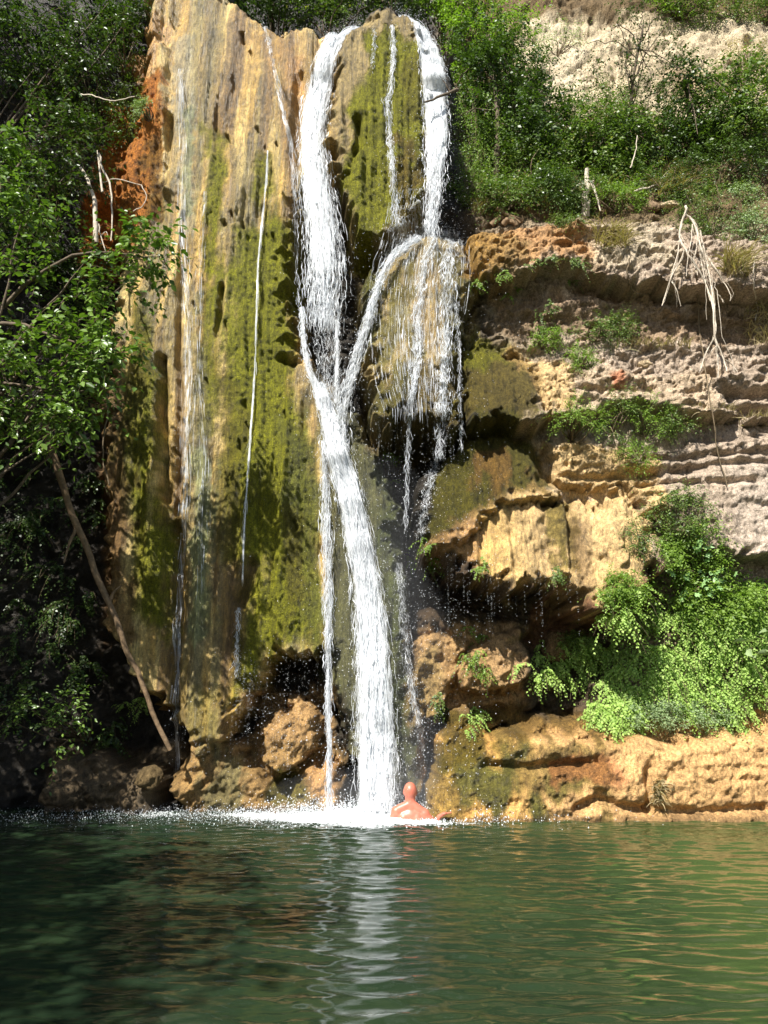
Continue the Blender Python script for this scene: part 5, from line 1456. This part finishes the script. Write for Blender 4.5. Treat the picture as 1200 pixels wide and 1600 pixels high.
for pts, r in ROOTS:
    P = smooth_path([pix(a, b, hr - 0.12 - 0.05 * math.sin(a * 0.3) + 0.10 * max(0, (450 - b) / 150) * (b < 345)) for a, b in pts], 4 * len(pts))
    P[:, 1] += rng.normal(0, 0.008, len(P))
    mb = MB()
    mb.tube(P, np.linspace(r, r * 0.5, len(P)), 6, 0.1)
    link('root', mb.mesh('root', ro.location), W_PALE, ro)
    for q in range(1):
        mb = MB()
        P2 = P + np.cumsum(rng.normal(0, 0.012, P.shape), 0) * 0.8 + rng.normal(0, 0.04, 3) * np.linspace(0, 1, len(P))[:, None]
        mb.tube(P2, np.linspace(r * 0.3, r * 0.16, len(P)), 5, 0.1)
        link('root', mb.mesh('root', ro.location), W_PALE, ro)
branch('dead_branch', 'dark bare branch crossing the right fall', 'branch', [(716, 140), (700, 146), (682, 152), (664, 161)], (0.03, 0.014), W_BARK, [10.6, 10.45, 10.35, 10.3], K=10, side=[[(704, 145, 10.5), (694, 128, 10.45), (686, 118, 10.4)]])
branch('bare_twig', 'thin bare twig arching across the orange rock', 'twig', [(158, 286), (180, 280), (205, 285), (222, 292), (229, 308), (222, 322), (208, 330)], (0.009, 0.006), W_PALE, [9.9, 9.85, 9.8, 9.8, 9.8, 9.8, 9.8], K=18, n=5)
branch('bare_twig', 'pale twig poking out of the shade above the arching twig', 'twig', [(210, 151), (185, 157), (165, 156), (145, 149), (126, 147)], (0.007, 0.012), W_PALE, [9.8, 9.8, 9.85, 9.9, 10.0], K=14, n=5)
branch('bleached_trunk', 'pale crooked dead trunk in the shade left of the orange rock', 'trunk', [(148, 378), (150, 340), (147, 310), (138, 285), (128, 262)], (0.04, 0.02), W_PALE, [9.9, 9.9, 9.9, 9.95, 10.0], K=14, side=[[(160, 300, 9.6), (155, 260, 9.65), (152, 235, 9.7)]])
branch('bare_twig', 'thin dead stem just right of the bleached trunk', 'twig', [(174, 375), (176, 330), (172, 290), (160, 262), (155, 240)], (0.01, 0.02), W_PALE, [9.8, 9.8, 9.8, 9.8, 9.8], K=14, n=5)
branch('bare_twig', 'short forked twig under the bleached trunk', 'twig', [(165, 392), (158, 370), (154, 350)], (0.008, 0.01), W_PALE, [9.6, 9.6, 9.6], K=8, n=5, side=[[(158, 368, 9.6), (166, 362, 9.6), (169, 372, 9.6)]])
branch('bare_twig', 'bare curved twig in the bushes right of the slender tree', 'twig', [(985, 262), (992, 240), (996, 212)], (0.012, 0.008), W_PALE, [11.0, 11.0, 11.0], K=10, n=5)
branch('bare_twig', 'dead branch lying over the ledge right of the dead stump', 'twig', [(990, 300), (1015, 292), (1040, 284)], (0.02, 0.012), W_PALE, None, 0.4, K=10, n=6)
for i, (pts, lab) in enumerate((([(1088, 430), (1092, 500), (1100, 570), (1112, 640), (1120, 700), (1136, 760)], 'long dark vine hanging down the middle of the right rock'), ([(985, 400), (980, 430), (990, 455), (1012, 462)], 'looped thin vine left of the hanging roots'), ([(1180, 400), (1176, 440), (1184, 480), (1180, 500)], 'vine at the right edge below the slope'), ([(162, 590), (168, 640), (160, 700), (170, 760)], 'thin vine hanging in the left shade'))):
    branch('vine', lab, 'vine', pts, (0.012, 0.008), W_TWIG if i != 2 else W_PALE, None if i < 3 else [9.6, 9.6, 9.6, 9.6], 0.12, K=18, n=5, group='vines hanging on the rock')

# loose stones lying on the ledges
def stone(label, px, py, w, h, col, seed, group='loose stones on the ledges', Y=None):
    c_ = hit(px, py) if Y is None else pix(px, py, Y)
    k = ppm(c_)
    bm = bmesh.new()
    bmesh.ops.create_icosphere(bm, subdivisions=4, radius=1.0)
    sx_, sz_ = w / k / 2, h / k / 2
    for v in bm.verts:
        d_ = v.co.normalized()
        f = 1 + 0.28 * mnoise.noise(d_ * 1.3 + Vector((seed * 3.1, 0, 0))) + 0.14 * mnoise.noise(d_ * 3.1 + Vector((0, seed, 0))) + 0.05 * mnoise.noise(d_ * 8)
        v.co = Vector((d_.x * sx_, d_.y * (sx_ + sz_) * 0.45, d_.z * sz_)) * f
    me_ = bpy.data.meshes.new('stone')
    bm.to_mesh(me_)
    bm.free()
    for p in me_.polygons:
        p.use_smooth = True
    n_ = len(me_.vertices)
    vcol(me_, 'albedo', np.tile(col, (n_, 1)))
    vcol(me_, 'surface', np.zeros((n_, 3)))
    o_ = link('stone', me_, M_ROCK)
    o_.location = c_ + np.array([0, -0.02, 0])
    return tag(o_, label, 'stone', group)


stone('grey loose stone on the ledge left of the hanging roots', 1018, 325, 22, 20, A(150, 126, 100), 1)
stone('flat pale stone on the ledge beside the hanging roots', 1045, 324, 34, 12, A(206, 184, 148), 2)
stone('round knob of rock among the ferns at the cave', 870, 1012, 46, 52, A(140, 112, 78), 3)
stone('small stone at the top of the yellow drip rock', 1008, 570, 22, 12, A(200, 176, 140), 4)
stone('low dark boulder half in the water at the left', 95, 1240, 60, 40, A(96, 82, 62), 5, Y=10.3)
stone('small wet boulder at the waterline under the leaning branch', 235, 1215, 40, 34, A(110, 92, 62), 6, Y=10.6)

# ------------------------------------------------------------------ the swimmer, back to the camera, chest deep
def swimmer():
    """built from overlapping ellipsoids fused by a voxel remesh into one skin"""
    Y0 = 10.0
    head = pix(641, 1233, Y0)
    x0, cz = head[0], head[2] - 0.155
    t = thing('person', 'person with bare reddened back standing chest deep beside the main plunge', 'person', (x0, Y0, -1.5))
    bm = bmesh.new()

    def ell(x, y, z, rx, ry, rz, sub=2):
        r_ = bmesh.ops.create_icosphere(bm, subdivisions=sub, radius=1.0)
        for v_ in r_['verts']:
            v_.co = Vector((v_.co.x * rx + x, v_.co.y * ry + y, v_.co.z * rz + z))

    def bone(p, q, r1, r2, n=None):
        p, q = np.array(p, float), np.array(q, float)
        n = n or max(3, int(np.linalg.norm(q - p) / (0.45 * min(r1, r2))) + 1)
        for f in np.linspace(0, 1, n):
            c_ = p + (q - p) * f
            r_ = r1 + (r2 - r1) * f
            ell(c_[0], c_[1], c_[2], r_, r_, r_, 2 if r_ > 0.02 else 1)
    # local frame: x right, y away from the camera, z up, origin at the neck
    ell(0, 0.03, 0.128, 0.086, 0.10, 0.112, 3)              # skull
    ell(0, 0.05, 0.085, 0.066, 0.078, 0.085, 3)              # jaw
    ell(0, 0.142, 0.105, 0.013, 0.022, 0.022)                 # nose
    ell(0, 0.118, 0.148, 0.05, 0.02, 0.012)                   # brow
    for s in (-1, 1):
        ell(s * 0.084, 0.03, 0.112, 0.010, 0.020, 0.032)      # ears
    bone((0, 0.02, -0.10), (0, 0.03, 0.07), 0.080, 0.068)
    ell(0, 0.0, -0.17, 0.155, 0.085, 0.10, 3)                 # upper back
    ell(0, 0.02, -0.30, 0.165, 0.105, 0.22, 3)                # rib cage
    ell(0, 0.02, -0.50, 0.135, 0.095, 0.20, 3)
    ell(0, 0.02, -0.68, 0.155, 0.11, 0.13, 3)                 # pelvis
    for s in (-1, 1):
        dz = 0.03 if s < 0 else 0.0
        sh = (s * 0.175, 0.0, -0.145 + dz)
        bone((s * 0.025, 0.01, -0.035), (s * 0.15, 0.0, -0.115 + dz), 0.062, 0.06)        # trapezius
        ell(s * 0.080, -0.020, -0.22, 0.085, 0.075, 0.12, 3)   # shoulder blade
        ell(sh[0], sh[1], sh[2], 0.072, 0.07, 0.075, 3)
        if s > 0:
            hand = pix(694, 1258, Y0 - 0.12)
            el = (0.34, -0.04, -0.06 - cz)
            wr = (hand[0] - x0 - 0.07, -0.10, 0.065 - cz)
            pa = (hand[0] - x0, -0.12, 0.105 - cz)
        else:
            el = (-0.31, 0.06, -0.36)
            wr = (-0.42, 0.2, -0.44)
            pa = (-0.48, 0.25, -0.46)
        bone(sh, el, 0.058, 0.043)
        bone(el, wr, 0.044, 0.030)
        bone(wr, pa, 0.030, 0.026)
        ell(pa[0], pa[1], pa[2], 0.042, 0.042, 0.02)
        for q in range(4):
            k = (pa[0] + s * 0.045, pa[1] - 0.030 + 0.020 * q, pa[2] + 0.008)
            e = (k[0] + s * (0.045 + 0.008 * (q in (1, 2))), k[1] + 0.004 * (q - 1.5), k[2] + 0.004)
            bone(k, e, 0.010, 0.008)
        bone((pa[0], pa[1] - 0.03, pa[2]), (pa[0] + s * 0.035, pa[1] - 0.065, pa[2] + 0.02), 0.012, 0.009)
        foot = -1.49 - cz
        bone((s * 0.09, 0.02, -0.72), (s * 0.11, 0.04, (foot - 0.72) / 2 - 0.02), 0.088, 0.058)
        bone((s * 0.11, 0.04, (foot - 0.72) / 2 - 0.02), (s * 0.11, 0.0, foot + 0.06), 0.057, 0.038)
        bone((s * 0.11, -0.02, foot + 0.03), (s * 0.125, 0.16, foot + 0.02), 0.04, 0.03)
    me_ = bpy.data.meshes.new('body')
    bm.to_mesh(me_)
    bm.free()
    me_.transform(__import__('mathutils').Matrix.Translation((0, 0, cz + 1.5)))
    o_ = link('body', me_, skin_material(), t)
    md = o_.modifiers.new('fuse', 'REMESH')
    md.mode = 'VOXEL'
    md.voxel_size = 0.009
    md.use_smooth_shade = True
    sm = o_.modifiers.new('soften', 'SMOOTH')
    sm.factor = 0.5
    sm.iterations = 14
    return t


swimmer()
